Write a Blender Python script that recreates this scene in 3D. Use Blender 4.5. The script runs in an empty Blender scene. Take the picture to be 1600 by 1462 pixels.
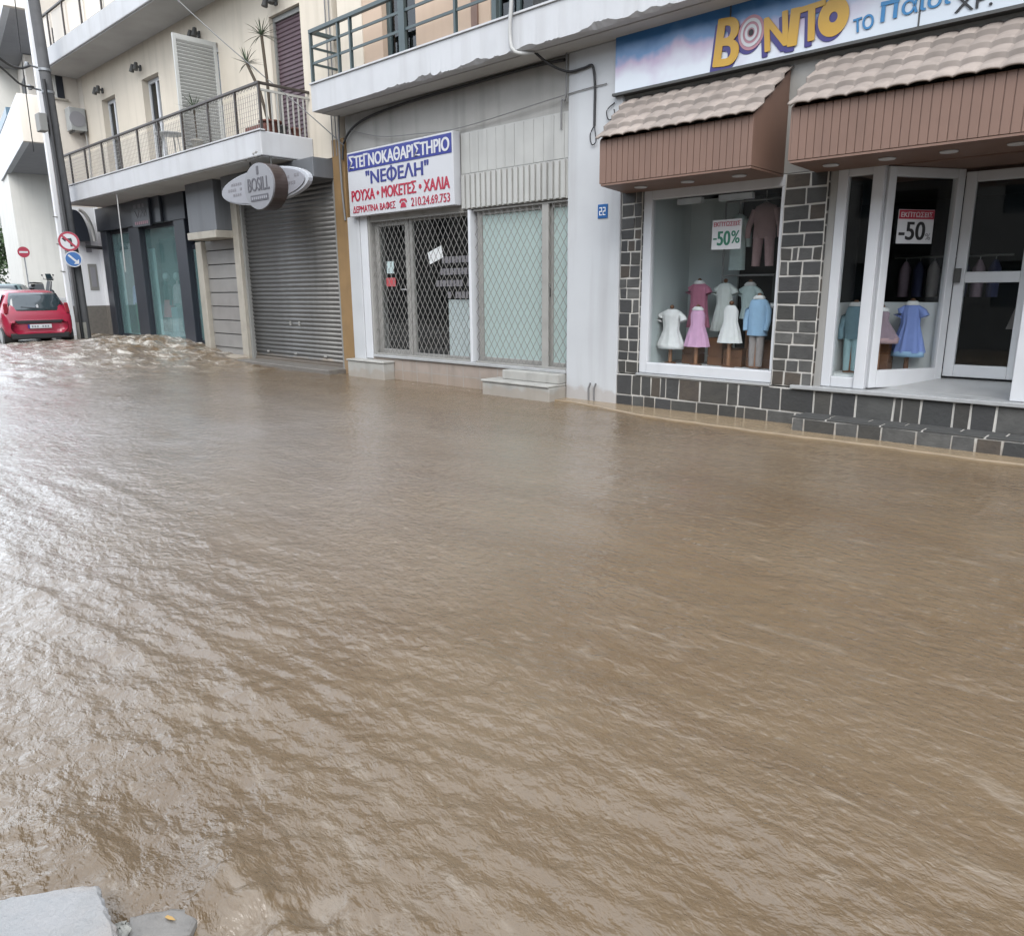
import bpy, math, random
import numpy as np
from mathutils import Vector, Matrix
R = math.radians
rng = random.Random(7)
SC = bpy.context.scene
COL = SC.collection
PI = math.pi

# ------------------------------------------------------------------ camera, sky, sun, exposure
cam = bpy.data.cameras.new("camera"); cam_o = bpy.data.objects.new("camera", cam); COL.objects.link(cam_o)
F_PX, PITCH, ROLL, YAW = 1168.2895, 0.2344415, -0.0082983, -0.7558473
cy, sy = math.cos(YAW), math.sin(YAW)
fw = Vector((sy*math.cos(PITCH), cy*math.cos(PITCH), -math.sin(PITCH)))
rt = Vector((cy, -sy, 0)); up = rt.cross(fw)
c_, s_ = math.cos(ROLL), math.sin(ROLL)
rt, up = c_*rt + s_*up, -s_*rt + c_*up
m3 = Matrix((rt, up, -fw)).transposed()
cam_o.matrix_world = Matrix.Translation((0, 0, 1.67)) @ m3.to_4x4()
cam.sensor_fit = 'HORIZONTAL'; cam.sensor_width = 36; cam.lens = F_PX/1600*36
cam.clip_start = 0.05; cam.clip_end = 1000
SC.camera = cam_o

W = bpy.data.worlds.new("World"); SC.world = W; W.use_nodes = True
wn = W.node_tree.nodes; wl = W.node_tree.links
bg = wn["Background"]
sky = wn.new("ShaderNodeTexSky"); sky.sky_type = 'NISHITA'; sky.sun_disc = False
SUN_EL, SUN_ROT = R(46), R(142)
sky.sun_elevation = SUN_EL; sky.sun_rotation = SUN_ROT
sky.air_density = 1.0; sky.dust_density = 3.0; sky.ozone_density = 1.0
hs = wn.new("ShaderNodeHueSaturation"); hs.inputs["Saturation"].default_value = 0.6
wl.new(sky.outputs[0], hs.inputs["Color"])
cloud = wn.new("ShaderNodeMix"); cloud.data_type = 'RGBA'; cloud.inputs["Factor"].default_value = 0.72   # closed cloud layer over the clear sky
cloud.inputs["B"].default_value = (7.3, 7.9, 8.7, 1)
wl.new(hs.outputs[0], cloud.inputs["A"]); wl.new(cloud.outputs["Result"], bg.inputs["Color"])
bg.inputs["Strength"].default_value = 0.15
sl = bpy.data.lights.new("sun", 'SUN'); so = bpy.data.objects.new("sun", sl); COL.objects.link(so)
sl.energy = 0.8; sl.angle = R(40); sl.color = (1.0, 0.98, 0.95)
sd = Vector((math.sin(SUN_ROT)*math.cos(SUN_EL), math.cos(SUN_ROT)*math.cos(SUN_EL), math.sin(SUN_EL)))
so.rotation_euler = sd.to_track_quat('Z', 'Y').to_euler()
SC.view_settings.view_transform = 'Standard'; SC.view_settings.look = 'None'
SC.view_settings.exposure = 1.60; SC.view_settings.gamma = 1; SC.view_settings.use_curve_mapping = False

# ------------------------------------------------------------------ materials
def mat(name, rgb, rough=.6, metal=0., spec=.5, var=.0, vs=3., streak=0., bump=0., bs=40., attr=False, rgb2=None, grime=None, wet=None):
    m = bpy.data.materials.new(name); m.use_nodes = True
    nt = m.node_tree; n = nt.nodes; l = nt.links; b = n["Principled BSDF"]
    b.inputs["Roughness"].default_value = rough; b.inputs["Metallic"].default_value = metal
    b.inputs["Specular IOR Level"].default_value = spec
    b.inputs["Base Color"].default_value = (*rgb, 1)
    tc = n.new("ShaderNodeTexCoord")
    col = None
    if attr:
        a = n.new("ShaderNodeAttribute"); a.attribute_name = "Col"; col = a.outputs["Color"]
    def mixc(c, dark, fac_socket):
        mx = n.new("ShaderNodeMix"); mx.data_type = 'RGBA'
        if c is None: mx.inputs["A"].default_value = (*rgb, 1)
        else: l.new(c, mx.inputs["A"])
        mx.inputs["B"].default_value = (*dark, 1)
        l.new(fac_socket, mx.inputs["Factor"])
        return mx.outputs["Result"]
    def noise(scale, det, sc=(1, 1, 1), lo=.4, hi=.7, amt=1.):
        mp = n.new("ShaderNodeMapping"); mp.inputs["Scale"].default_value = sc
        l.new(tc.outputs["Object"], mp.inputs["Vector"])
        t = n.new("ShaderNodeTexNoise"); t.inputs["Scale"].default_value = scale; t.inputs["Detail"].default_value = det
        l.new(mp.outputs[0], t.inputs["Vector"])
        r = n.new("ShaderNodeMapRange"); r.inputs["From Min"].default_value = lo; r.inputs["From Max"].default_value = hi
        r.inputs["To Max"].default_value = amt
        l.new(t.outputs["Fac"], r.inputs["Value"])
        return r.outputs["Result"]
    d2 = rgb2 or tuple(v*.55 for v in rgb)
    if var: col = mixc(col, d2, noise(vs, 6, lo=.42, hi=.72, amt=var))
    if streak:
        g = grime or tuple(v*.4 for v in rgb)
        col = mixc(col, g, noise(1., 7, (4.5, 4.5, .35), .5, .78, streak))
    if wet is not None:   # splashed mud soaked into the foot of the wall, ragged upper edge
        ge = n.new("ShaderNodeNewGeometry"); sp = n.new("ShaderNodeSeparateXYZ"); l.new(ge.outputs["Position"], sp.inputs[0])
        t = n.new("ShaderNodeTexNoise"); t.inputs["Scale"].default_value = 5; t.inputs["Detail"].default_value = 6; l.new(ge.outputs["Position"], t.inputs["Vector"])
        q = n.new("ShaderNodeMath"); q.operation = 'MULTIPLY_ADD'; q.inputs[1].default_value = -.32; l.new(t.outputs["Fac"], q.inputs[0]); l.new(sp.outputs[2], q.inputs[2])
        r = n.new("ShaderNodeMapRange"); r.inputs["From Min"].default_value = wet-.16; r.inputs["From Max"].default_value = wet-.10
        r.inputs["To Min"].default_value = .38; r.inputs["To Max"].default_value = 0; l.new(q.outputs[0], r.inputs["Value"])
        col = mixc(col, tuple(v*k for v, k in zip((.20, .15, .105), (1, 1, 1))), r.outputs["Result"])
    if col is not None: l.new(col, b.inputs["Base Color"])
    if bump:
        t = n.new("ShaderNodeTexNoise"); t.inputs["Scale"].default_value = bs; t.inputs["Detail"].default_value = 5
        l.new(tc.outputs["Object"], t.inputs["Vector"])
        bp = n.new("ShaderNodeBump"); bp.inputs["Strength"].default_value = bump; bp.inputs["Distance"].default_value = .01
        l.new(t.outputs["Fac"], bp.inputs["Height"]); l.new(bp.outputs[0], b.inputs["Normal"])
    return m

def glass_mat(name, tint=(.9, .95, .95), refl=1.0, ior=1.5, milky=0., milk=(.5, .6, .58)):
    m = bpy.data.materials.new(name); m.use_nodes = True
    nt = m.node_tree; n = nt.nodes; l = nt.links; n.remove(n["Principled BSDF"])
    o = n["Material Output"]
    tr = n.new("ShaderNodeBsdfTransparent"); tr.inputs[0].default_value = (*tint, 1)
    gl = n.new("ShaderNodeBsdfGlossy"); gl.inputs["Roughness"].default_value = .02
    fr = n.new("ShaderNodeFresnel"); ge = n.new("ShaderNodeNewGeometry")
    io = n.new("ShaderNodeMapRange"); io.inputs["To Min"].default_value = ior; io.inputs["To Max"].default_value = 1/ior   # same reflectance from both faces
    l.new(ge.outputs["Backfacing"], io.inputs["Value"]); l.new(io.outputs["Result"], fr.inputs[0])
    mx = n.new("ShaderNodeMixShader"); base = tr.outputs[0]
    if milky:
        df = n.new("ShaderNodeBsdfDiffuse"); df.inputs[0].default_value = (*milk, 1)
        m2 = n.new("ShaderNodeMixShader"); m2.inputs[0].default_value = milky
        l.new(tr.outputs[0], m2.inputs[1]); l.new(df.outputs[0], m2.inputs[2]); base = m2.outputs[0]
    l.new(fr.outputs[0], mx.inputs[0]); l.new(base, mx.inputs[1]); l.new(gl.outputs[0], mx.inputs[2])
    l.new(mx.outputs[0], o.inputs[0])
    return m

MT = {}
ALB = .50   # every base colour scaled down, so the sky reads brighter against the walls
def mk(k, rgb, *a, **kw):
    kw = {q: (tuple(c*ALB for c in v) if q in ('rgb2', 'grime') else v) for q, v in kw.items()}
    MT[k] = mat(k, tuple(c*ALB for c in rgb), *a, **kw); return MT[k]
mk('cream_paint', (.98, .88, .73), .85, var=.25, vs=.9, streak=.25, bump=.15, bs=60, grime=(.36, .30, .24))
mk('peach_paint', (.74, .56, .42), .85, var=.25, vs=1., streak=.2, bump=.15, bs=60)
mk('white_paint', (.72, .74, .76), .7, var=.2, vs=1.3, streak=.35, bump=.12, bs=50, grime=(.38, .37, .35), wet=0.16)
mk('slab_paint', (.74, .75, .77), .75, var=.18, vs=2., streak=.3, bump=.15, bs=45, grime=(.4, .38, .35))
mk('soffit_plaster', (.72, .72, .70), .9, var=.5, vs=1.2, bump=.3, bs=30, rgb2=(.48, .47, .45))
mk('old_plaster', (.50, .49, .46), .9, var=.45, vs=1.6, streak=.4, bump=.2, bs=35, rgb2=(.33, .32, .30))
mk('panel_white', (.60, .60, .57), .6, var=.3, vs=2., streak=.4)
mk('ochre_paint', (.36, .22, .09), .8, var=.4, vs=3., streak=.4, wet=0.25)
mk('navy_metal', (.030, .036, .050), .35, var=.2, vs=2)
mk('grey_cladding', (.20, .21, .225), .5, var=.25, vs=1.5, streak=.4)
mk('shutter_steel', (.205, .20, .19), .45, metal=.35, var=.4, vs=1.3, streak=.35, rgb2=(.13, .125, .12), wet=0.2)
mk('cream_stone', (.55, .51, .43), .6, var=.3, vs=5, streak=.3, wet=0.2)
mk('grey_marble', (.38, .37, .35), .35, var=.5, vs=2.5, rgb2=(.26, .25, .24))
mk('dark_joint', (.04, .04, .04), .8)
mk('dark_railing', (.075, .06, .052), .5, var=.3, vs=8)
mk('teal_railing', (.065, .10, .105), .45, var=.3, vs=6, streak=.2)
mk('wire_white', (.55, .54, .50), .6)
mk('wire_grey', (.38, .37, .35), .5, metal=.3)
mk('louvre_white', (.72, .73, .70), .5, var=.1)
mk('purple_slat', (.115, .062, .078), .55, var=.2, vs=5)
mk('grey_frame', (.34, .34, .32), .6, var=.2)
mk('alu_white', (.86, .88, .91), .4, var=.12, vs=3, streak=.15)
mk('alu_grey', (.47, .46, .43), .45, var=.3, vs=4, streak=.3)
mk('stone', (.1, .1, .1), .75, attr=True, var=.45, vs=9, bump=.6, bs=28, rgb2=(.035, .035, .034))
mk('mortar', (.80, .77, .71), .85, var=.5, vs=8, bump=.3, wet=.10)
mk('marble_sill', (.56, .57, .57), .3, var=.4, vs=5, streak=.2)
mk('brown_board', (.27, .158, .115), .55, var=.2, vs=4, streak=.25)
mk('tile_beige', (.37, .305, .262), .8, attr=True, var=.35, vs=7, bump=.12, bs=60, streak=.45, rgb2=(.29, .24, .205), grime=(.17, .14, .12))
mk('sign_white', (.74, .75, .78), .35, var=.06, streak=.12)
mk('sign_blue', (.022, .035, .30), .35)
mk('sign_blue_text', (.03, .04, .26), .4)
mk('sign_red_text', (.52, .03, .07), .4)
mk('text_white', (.80, .81, .83), .5)
mk('text_black', (.015, .015, .017), .5)
mk('text_green', (.02, .22, .13), .5)
mk('text_yellow', (.75, .43, .03), .35)
mk('text_purple', (.045, .03, .24), .35)
mk('text_sky', (.03, .27, .60), .35)
mk('text_pink', (.62, .30, .36), .4)
mk('text_dim', (.26, .25, .27), .5)
mk('text_dark', (.10, .095, .11), .5)
mk('oval_grey', (.37, .37, .40), .35)
mk('oval_white', (.31, .31, .33), .3)
mk('oval_rim', (.06, .04, .035), .35)
mk('bright_rim', (.62, .64, .68), .3)
mk('black', (.012, .012, .013), .5)
mk('rubber', (.018, .018, .019), .8)
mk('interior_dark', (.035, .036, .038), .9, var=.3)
mk('interior_panel', (1.05, 1.08, 1.08), .7)
mk('interior_teal', (.10, .18, .19), .7)
mk('interior_pale', (.8, .88, .88), .7)
mk('curtain', (.55, .55, .56), .8, var=.2)
mk('wood', (.24, .105, .045), .55, var=.4, vs=7, bump=.2, rgb2=(.13, .055, .025))
mk('wood_pale', (.42, .20, .10), .55, var=.3)
mk('pole_wood', (.16, .16, .165), .85, var=.5, vs=4, streak=.6, bump=.5, bs=25, rgb2=(.085, .085, .088))
mk('bark', (.10, .075, .05), .9, var=.4, bump=.6)
mk('galvanised', (.42, .44, .46), .4, metal=.4, var=.2)
mk('cable_black', (.022, .022, .024), .6)
mk('cable_grey', (.25, .25, .25), .6)
mk('pipe_white', (.62, .62, .60), .5, var=.2)
mk('concrete', (.44, .435, .43), .9, var=.75, vs=14, bump=.8, bs=70, streak=.5, rgb2=(.40, .41, .41), grime=(.33, .31, .28), wet=.11)
mk('concrete_dark', (.235, .215, .19), .5, var=.5, vs=12, bump=.6, bs=30)
mk('rubble', (.50, .48, .42), .9, var=.3, vs=14, bump=.7)
mk('tile_pink', (.50, .42, .36), .5, var=.45, vs=3, streak=.35, wet=0.14)
mk('step_white', (.56, .55, .51), .5, var=.35, vs=4, streak=.4, wet=0.12)
mk('wet_tan', (.40, .30, .19), .25, var=.5, vs=3.5, bump=.2, bs=12, rgb2=(.31, .23, .14))
mk('asphalt', (.05, .05, .05), .8, var=.3)
mk('leaf_green', (.055, .085, .035), .6, attr=True)
mk('leaf_yellow', (.55, .33, .09), .6)
mk('palm_leaf', (.07, .10, .055), .5, attr=True)
mk('terracotta', (.25, .085, .06), .7, var=.2)
mk('red_paint', (.44, .022, .06), .22, spec=.6)
mk('teal_paint', (.22, .33, .34), .3)
mk('dark_paint', (.025, .026, .03), .3)
mk('tail_lamp', (.45, .04, .06), .2)
mk('silver', (.5, .5, .5), .35, metal=.7)
mk('sign_red', (.48, .02, .06), .35)
mk('sign_sky', (.02, .15, .45), .35)
mk('blue_panel', (.12, .22, .30), .4)
mk('ac_white', (.52, .54, .53), .5, var=.2, streak=.3)
mk('ac_dark', (.09, .09, .085), .6)
mk('house_cream', (1.05, .97, .86), .85, var=.12, vs=.6, streak=.12)
mk('house_white', (1.08, 1.1, 1.13), .8, var=.12, vs=.8, streak=.15)
mk('house_pale', (1.02, 1.0, .93), .85, var=.2, vs=.7, streak=.2)
mk('soffit_grey', (.60, .60, .62), .85, var=.2)
mk('opposite_plaster', (.20, .19, .17), .9, var=.3)
MT['glass'] = glass_mat('glass', (.96, .975, .975))
MT['glass_green'] = glass_mat('glass_green', (.80, .92, .92), milky=.14, milk=(.34, .52, .52))
MT['glass_frosted'] = glass_mat('glass_frosted', (.7, .75, .75), milky=.86, milk=(.34, .42, .40))
MT['glass_dark'] = glass_mat('glass_dark', (.30, .34, .36))
for k, c in dict(pink_back=(.34, .10, .17), pink_front=(.48, .25, .41), cloth_white=(.62, .68, .74), cloth_cream=(.46, .49, .47),
                 cloth_ivory=(.64, .68, .66), cloth_mint=(.36, .46, .46), cloth_sky=(.20, .35, .52), cloth_taupe=(.25, .22, .21),
                 cloth_rose=(.36, .23, .24), cloth_black=(.02, .024, .022), cloth_teal=(.12, .22, .27), cloth_aqua=(.30, .48, .52),
                 cloth_mauve=(.24, .17, .21), cloth_blue=(.14, .21, .50), cloth_lilac=(.22, .17, .40), cloth_green=(.04, .11, .05),
                 cloth_red=(.40, .04, .05), cloth_navy=(.03, .035, .09)).items():
    mk(k, tuple(min(1.15, (v*.85+.15*sum(c)/3)*2.05) for v in c), .9, var=.2, vs=14, bump=.25, bs=90)

# ------------------------------------------------------------------ mesh builder
OFF = {}
class M:
    def __init__(s): s.v = []; s.f = []; s.c = []; s.sm = []
    def add(s, vs, fs, col=None, smooth=False):
        o = len(s.v); s.v += [tuple(v) for v in vs]
        for f in fs: s.f.append([i+o for i in f]); s.c.append(col); s.sm.append(smooth)
        return s
    def box(s, x0, x1, y0, y1, z0, z1, col=None):
        x0, x1 = min(x0, x1), max(x0, x1); y0, y1 = min(y0, y1), max(y0, y1); z0, z1 = min(z0, z1), max(z0, z1)
        return s.add([(x0,y0,z0),(x1,y0,z0),(x1,y1,z0),(x0,y1,z0),(x0,y0,z1),(x1,y0,z1),(x1,y1,z1),(x0,y1,z1)],
                     [(0,3,2,1),(4,5,6,7),(0,1,5,4),(1,2,6,5),(2,3,7,6),(3,0,4,7)], col)
    def obox(s, c, ax, ay, az, col=None):
        c, ax, ay, az = map(Vector, (c, ax, ay, az)); p = []
        for k in (-1, 1):
            for i, j in ((-1,-1),(1,-1),(1,1),(-1,1)): p.append(c + ax*i + ay*j + az*k)
        return s.add(p, [(0,3,2,1),(4,5,6,7),(0,1,5,4),(1,2,6,5),(2,3,7,6),(3,0,4,7)], col)
    def tube(s, pts, r, n=8, r1=None, caps=True, col=None, smooth=True):
        pts = [Vector(p) for p in pts]; rings = []; k = len(pts)
        for i, p in enumerate(pts):
            d = (pts[min(i+1, k-1)] - pts[max(i-1, 0)]).normalized()
            a = d.cross(Vector((0,0,1)) if abs(d.z) < .9 else Vector((1,0,0))).normalized(); b = d.cross(a)
            rr = r if r1 is None else r + (r1-r)*i/(k-1)
            rings.append([p + a*rr*math.cos(2*PI*j/n) + b*rr*math.sin(2*PI*j/n) for j in range(n)])
        v = [q for g in rings for q in g]; f = []
        for i in range(k-1):
            for j in range(n):
                f.append((i*n+j, (i+1)*n+j, (i+1)*n+(j+1) % n, i*n+(j+1) % n))
        s.add(v, f, col, smooth)
        if caps:
            s.add(rings[0], [tuple(range(n))], col); s.add(rings[-1], [tuple(range(n))[::-1]], col)
        return s
    def prism(s, poly, axis, a, b, col=None):
        n = len(poly)
        def P(p, t):
            return {'y': (p[0], t, p[1]), 'x': (t, p[0], p[1]), 'z': (p[0], p[1], t)}[axis]
        v = [P(p, a) for p in poly] + [P(p, b) for p in poly]
        f = [tuple(range(n)), tuple(range(n, 2*n))[::-1]] + [(i, i+n, (i+1) % n+n, (i+1) % n) for i in range(n)]
        return s.add(v, f, col)
    def lathe(s, prof, c, sx=1, sy=1, n=20, mod=None, col=None, cap=True):
        cx, cy_, cz = c; v = []; f = []
        for i, (r, z) in enumerate(prof):
            for j in range(n):
                a = 2*PI*j/n; rr = r*(mod(a, i/(len(prof)-1)) if mod else 1)
                v.append((cx+rr*sx*math.cos(a), cy_+rr*sy*math.sin(a), cz+z))
        for i in range(len(prof)-1):
            for j in range(n): f.append((i*n+j, i*n+(j+1) % n, (i+1)*n+(j+1) % n, (i+1)*n+j))
        s.add(v, f, col, True)
        if cap:
            s.add(v[:n], [tuple(range(n))[::-1]], col); s.add(v[-n:], [tuple(range(n))], col)
        return s
    def sphere(s, c, r, n=10, sc=(1,1,1), col=None):
        prof = [(max(r*math.sin(PI*i/n), .0001)*1, -r*math.cos(PI*i/n)*sc[2]) for i in range(n+1)]
        return s.lathe(prof, c, sc[0], sc[1], 2*n, col=col, cap=False)
    def build(s, name, m, parent=None, bevel=0, solid=0, flip=False, local=False):
        me = bpy.data.meshes.new(name)
        off = Vector((0,0,0))
        if parent is not None and not local: off = OFF.get(parent.name, Vector((0,0,0)))
        me.from_pydata([(v[0]-off.x, v[1]-off.y, v[2]-off.z) for v in s.v], [], s.f)
        me.polygons.foreach_set("use_smooth", s.sm)
        if any(c is not None for c in s.c):
            at = me.color_attributes.new("Col", 'FLOAT_COLOR', 'CORNER')
            d = []
            for f, c in zip(s.f, s.c): d += list((*(c or (.1,.1,.1)), 1))*len(f)
            at.data.foreach_set("color", d)
        me.materials.append(MT[m] if isinstance(m, str) else m)
        me.update()
        o = bpy.data.objects.new(name, me); COL.objects.link(o)
        if parent is not None: o.parent = parent
        OFF[o.name] = off
        if bevel:
            b = o.modifiers.new("bevel", 'BEVEL'); b.width = bevel; b.segments = 2; b.limit_method = 'ANGLE'; b.angle_limit = R(50)
        if solid:
            b = o.modifiers.new("solid", 'SOLIDIFY'); b.thickness = solid; b.offset = -1
        return o

def tag(o, label=None, cat=None, group=None, kind=None):
    if label: o['label'] = label
    if cat: o['category'] = cat
    if group: o['group'] = group
    if kind: o['kind'] = kind
    return o
def thing(name, label, cat, loc, group=None, rz=0.):
    o = bpy.data.objects.new(name, None); COL.objects.link(o); o.location = loc; o.rotation_euler = (0, 0, rz)
    o.empty_display_size = .1
    OFF[o.name] = Vector(loc)
    return tag(o, label, cat, group)
def one(m, name, mt, label, cat, group=None, **kw):
    return tag(m.build(name, mt, **kw), label, cat, group)

def wall_holes(m, x0, x1, z0, z1, y0, y1, holes):
    xs = sorted({x0, x1, *[min(max(v, x0), x1) for h in holes for v in h[:2]]})
    zs = sorted({z0, z1, *[min(max(v, z0), z1) for h in holes for v in h[2:]]})
    for i in range(len(xs)-1):
        z_start = None
        for j in range(len(zs)-1):
            cx, cz = (xs[i]+xs[i+1])/2, (zs[j]+zs[j+1])/2
            inside = any(h[0] < cx < h[1] and h[2] < cz < h[3] for h in holes)
            if not inside and z_start is None: z_start = zs[j]
            if (inside or j == len(zs)-2) and z_start is not None:
                m.box(xs[i], xs[i+1], y0, y1, z_start, zs[j] if inside else zs[j+1]); z_start = None
    return m

LOOK = str.maketrans('ΑΒΕΖΗΙΚΜΝΟΡΤΥΧ', 'ABEZHIKMNOPTYX')   # same letter shapes, cleaner outlines
def text(body, box, y, mt, parent, name="lettering", bold=0., ext=.006, rot=0., shear=0.):
    """letters standing on a sign face at depth y, fitted to box = (x0, x1, z0, z1)"""
    c = bpy.data.curves.new("t", 'FONT'); c.body = body.translate(LOOK); c.size = 1; c.extrude = .5; c.shear = shear
    t = bpy.data.objects.new("t", c); COL.objects.link(t)
    dg = bpy.context.evaluated_depsgraph_get(); dg.update()
    me = bpy.data.meshes.new_from_object(t.evaluated_get(dg))
    bpy.data.objects.remove(t); bpy.data.curves.remove(c)
    n = len(me.vertices); a = np.empty(n*3); me.vertices.foreach_get("co", a); a = a.reshape(-1, 3)
    lo, hi = a.min(0), a.max(0); x0, x1, z0, z1 = box
    b = (a - lo)/np.maximum(hi-lo, 1e-6)
    X = x0 + b[:, 0]*(x1-x0); Z = z0 + b[:, 1]*(z1-z0)
    if rot:
        mx, mz = (x0+x1)/2, (z0+z1)/2; ca, sa = math.cos(rot), math.sin(rot)
        X, Z = mx+(X-mx)*ca-(Z-mz)*sa, mz+(X-mx)*sa+(Z-mz)*ca
    Y = y - b[:, 2]*ext
    off = OFF.get(parent.name, Vector((0,0,0)))
    out = np.stack([X-off.x, Y-off.y, Z-off.z], 1).ravel()
    me.vertices.foreach_set("co", out)
    if bold:   # heavier strokes: the same glyphs repeated a little to each side, each a hair deeper
        k = bold*.55*(z1-z0); vs = out.reshape(-1, 3); fs = [list(p.vertices) for p in me.polygons]; V = []; Fc = []
        for q, (dx, dz) in enumerate(((0, 0), (-1, -.6), (1, -.6), (-1, .6), (1, .6), (-1.6, 0), (1.6, 0))):
            base = len(V); V += [(v[0]+dx*k, v[1]+q*.0004, v[2]+dz*k) for v in vs]; Fc += [[i+base for i in f] for f in fs]
        bpy.data.meshes.remove(me); me = bpy.data.meshes.new(name); me.from_pydata(V, [], Fc)
    me.materials.clear(); me.materials.append(MT[mt]); me.update()
    o = bpy.data.objects.new(name, me); COL.objects.link(o); o.parent = parent; OFF[o.name] = off
    return o

# value/gradient noise for geometry
_P = np.random.RandomState(3).permutation(256); _P = np.concatenate([_P, _P])
_A = np.random.RandomState(4).rand(256)*2*PI
def perlin(x, y):
    xi = np.floor(x).astype(int); yi = np.floor(y).astype(int); xf = x-xi; yf = y-yi
    u = xf**3*(xf*(xf*6-15)+10); v = yf**3*(yf*(yf*6-15)+10)
    def g(ix, iy, fx, fy):
        h = _P[_P[ix & 255]+(iy & 255)]; return np.cos(_A[h])*fx+np.sin(_A[h])*fy
    a = g(xi, yi, xf, yf); b = g(xi+1, yi, xf-1, yf); c = g(xi, yi+1, xf, yf-1); d = g(xi+1, yi+1, xf-1, yf-1)
    return (a*(1-u)+b*u)*(1-v)+(c*(1-u)+d*u)*v
def sstep(t): t = np.clip(t, 0, 1); return t*t*(3-2*t)

# ------------------------------------------------------------------ setting: ground, water, pavement
def water_level(x):
    x = np.asarray(x, float)
    z = sstep((-x-15.5)/6.5)*.43
    z = z - sstep((-x-22)/3)*.08
    return z + np.clip(-x-27, 0, None)*.02
def axis(segs):
    out = []
    for a, b, d in segs: out += list(np.arange(a, b-1e-6, d))
    return np.array(out + [segs[-1][1]])
def water_height(X, Y):
    z = water_level(X)
    c = Y - .16*X
    wx = .25*perlin(X*.7, Y*.9)
    near = 1/(1+np.exp((Y-2.2)/.5)) * sstep((X+10)/3)
    patch = .6+.8*sstep(.5+perlin(X*.5+2, Y*.8+6))
    z = z + patch*(.0062*perlin(X*5, Y*7.5) + .0042*perlin(X*12+5, Y*16) + .0016*perlin(X*27+2, Y*33))
    z = z + .009*perlin(X*.9+wx, Y*1.7+9)
    rid = 1-np.abs(perlin(X*.55+wx+3, c*3.0+.4*perlin(X*1.5, c*2)))*2.4
    z = z + near*(.022*rid*patch + .013*perlin(X*1.9+1, c*5.5) + .012*perlin(X*5, c*11) + .0075*perlin(X*12, c*22) + .0025*perlin(X*24, c*30))
    z = z + (1-near)*.007*(1-np.abs(perlin(X*.3+7, c*1.3))*2.2)
    far = sstep((-X-12.5)/5)
    z = z + far*(.05*perlin(X*1.1, Y*1.6) + .035*perlin(X*2.7+4, Y*3.2) + .02*perlin(X*6, Y*7))
    hump = np.exp(-((X+20.6)/1.7)**2-((Y-7.7)/1.2)**2)
    z = z + hump*(.09+.12*perlin(X*2.2, Y*2.6)+.09*perlin(X*5.5, Y*6))
    # a low bore along the shop kerb of the left building
    z = z + .05*np.exp(-((Y-8.35+.1*perlin(X*1.3, Y*0))/.22)**2)*sstep((-X-14)/2)*(1+perlin(X*3, Y*3))
    # water piling round the broken corner slab
    d = np.hypot(X+1.42, (Y-.70)*1.3)
    z = z + np.exp(-(d/.36)**2)*(.045+.08*perlin(X*5, Y*5)+.045*perlin(X*11, Y*11)+.02*perlin(X*25, Y*25))
    d2 = np.hypot(X+1.84, (Y-.76)*1.2)
    z = z + .055*np.exp(-(d2/.2)**2)
    d3 = np.hypot((X+2.25)*.8, (Y-.48)*1.6)
    z = z + .055*np.exp(-(d3/.26)**2)
    return z
xs = axis([(-34, -24, .14), (-24, -13, .08), (-13, -6, .055), (-6, -3, .03), (-3, .2, .018), (.2, 6, .12)])
ys = axis([(-3, -.2, .2), (-.2, 2.2, .018), (2.2, 4.2, .035), (4.2, 9.05, .055)])
def grid_mesh(name, xs, ys, Z, m):
    nx, ny = len(xs), len(ys); X, Y = np.meshgrid(xs, ys, indexing='ij')
    co = np.stack([X, Y, Z], -1).reshape(-1, 3)
    i = np.arange(nx-1)[:, None]*ny + np.arange(ny-1)[None, :]
    q = np.stack([i, i+ny, i+ny+1, i+1], -1).reshape(-1, 4)
    me = bpy.data.meshes.new(name); me.vertices.add(len(co)); me.vertices.foreach_set("co", co.ravel())
    me.loops.add(q.size); me.loops.foreach_set("vertex_index", q.ravel())
    me.polygons.add(len(q)); me.polygons.foreach_set("loop_start", np.arange(len(q))*4)
    me.polygons.foreach_set("loop_total", np.full(len(q), 4)); me.polygons.foreach_set("use_smooth", np.ones(len(q), bool))
    me.update(calc_edges=True); me.validate(); me.materials.append(m)
    o = bpy.data.objects.new(name, me); COL.objects.link(o); return o

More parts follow.
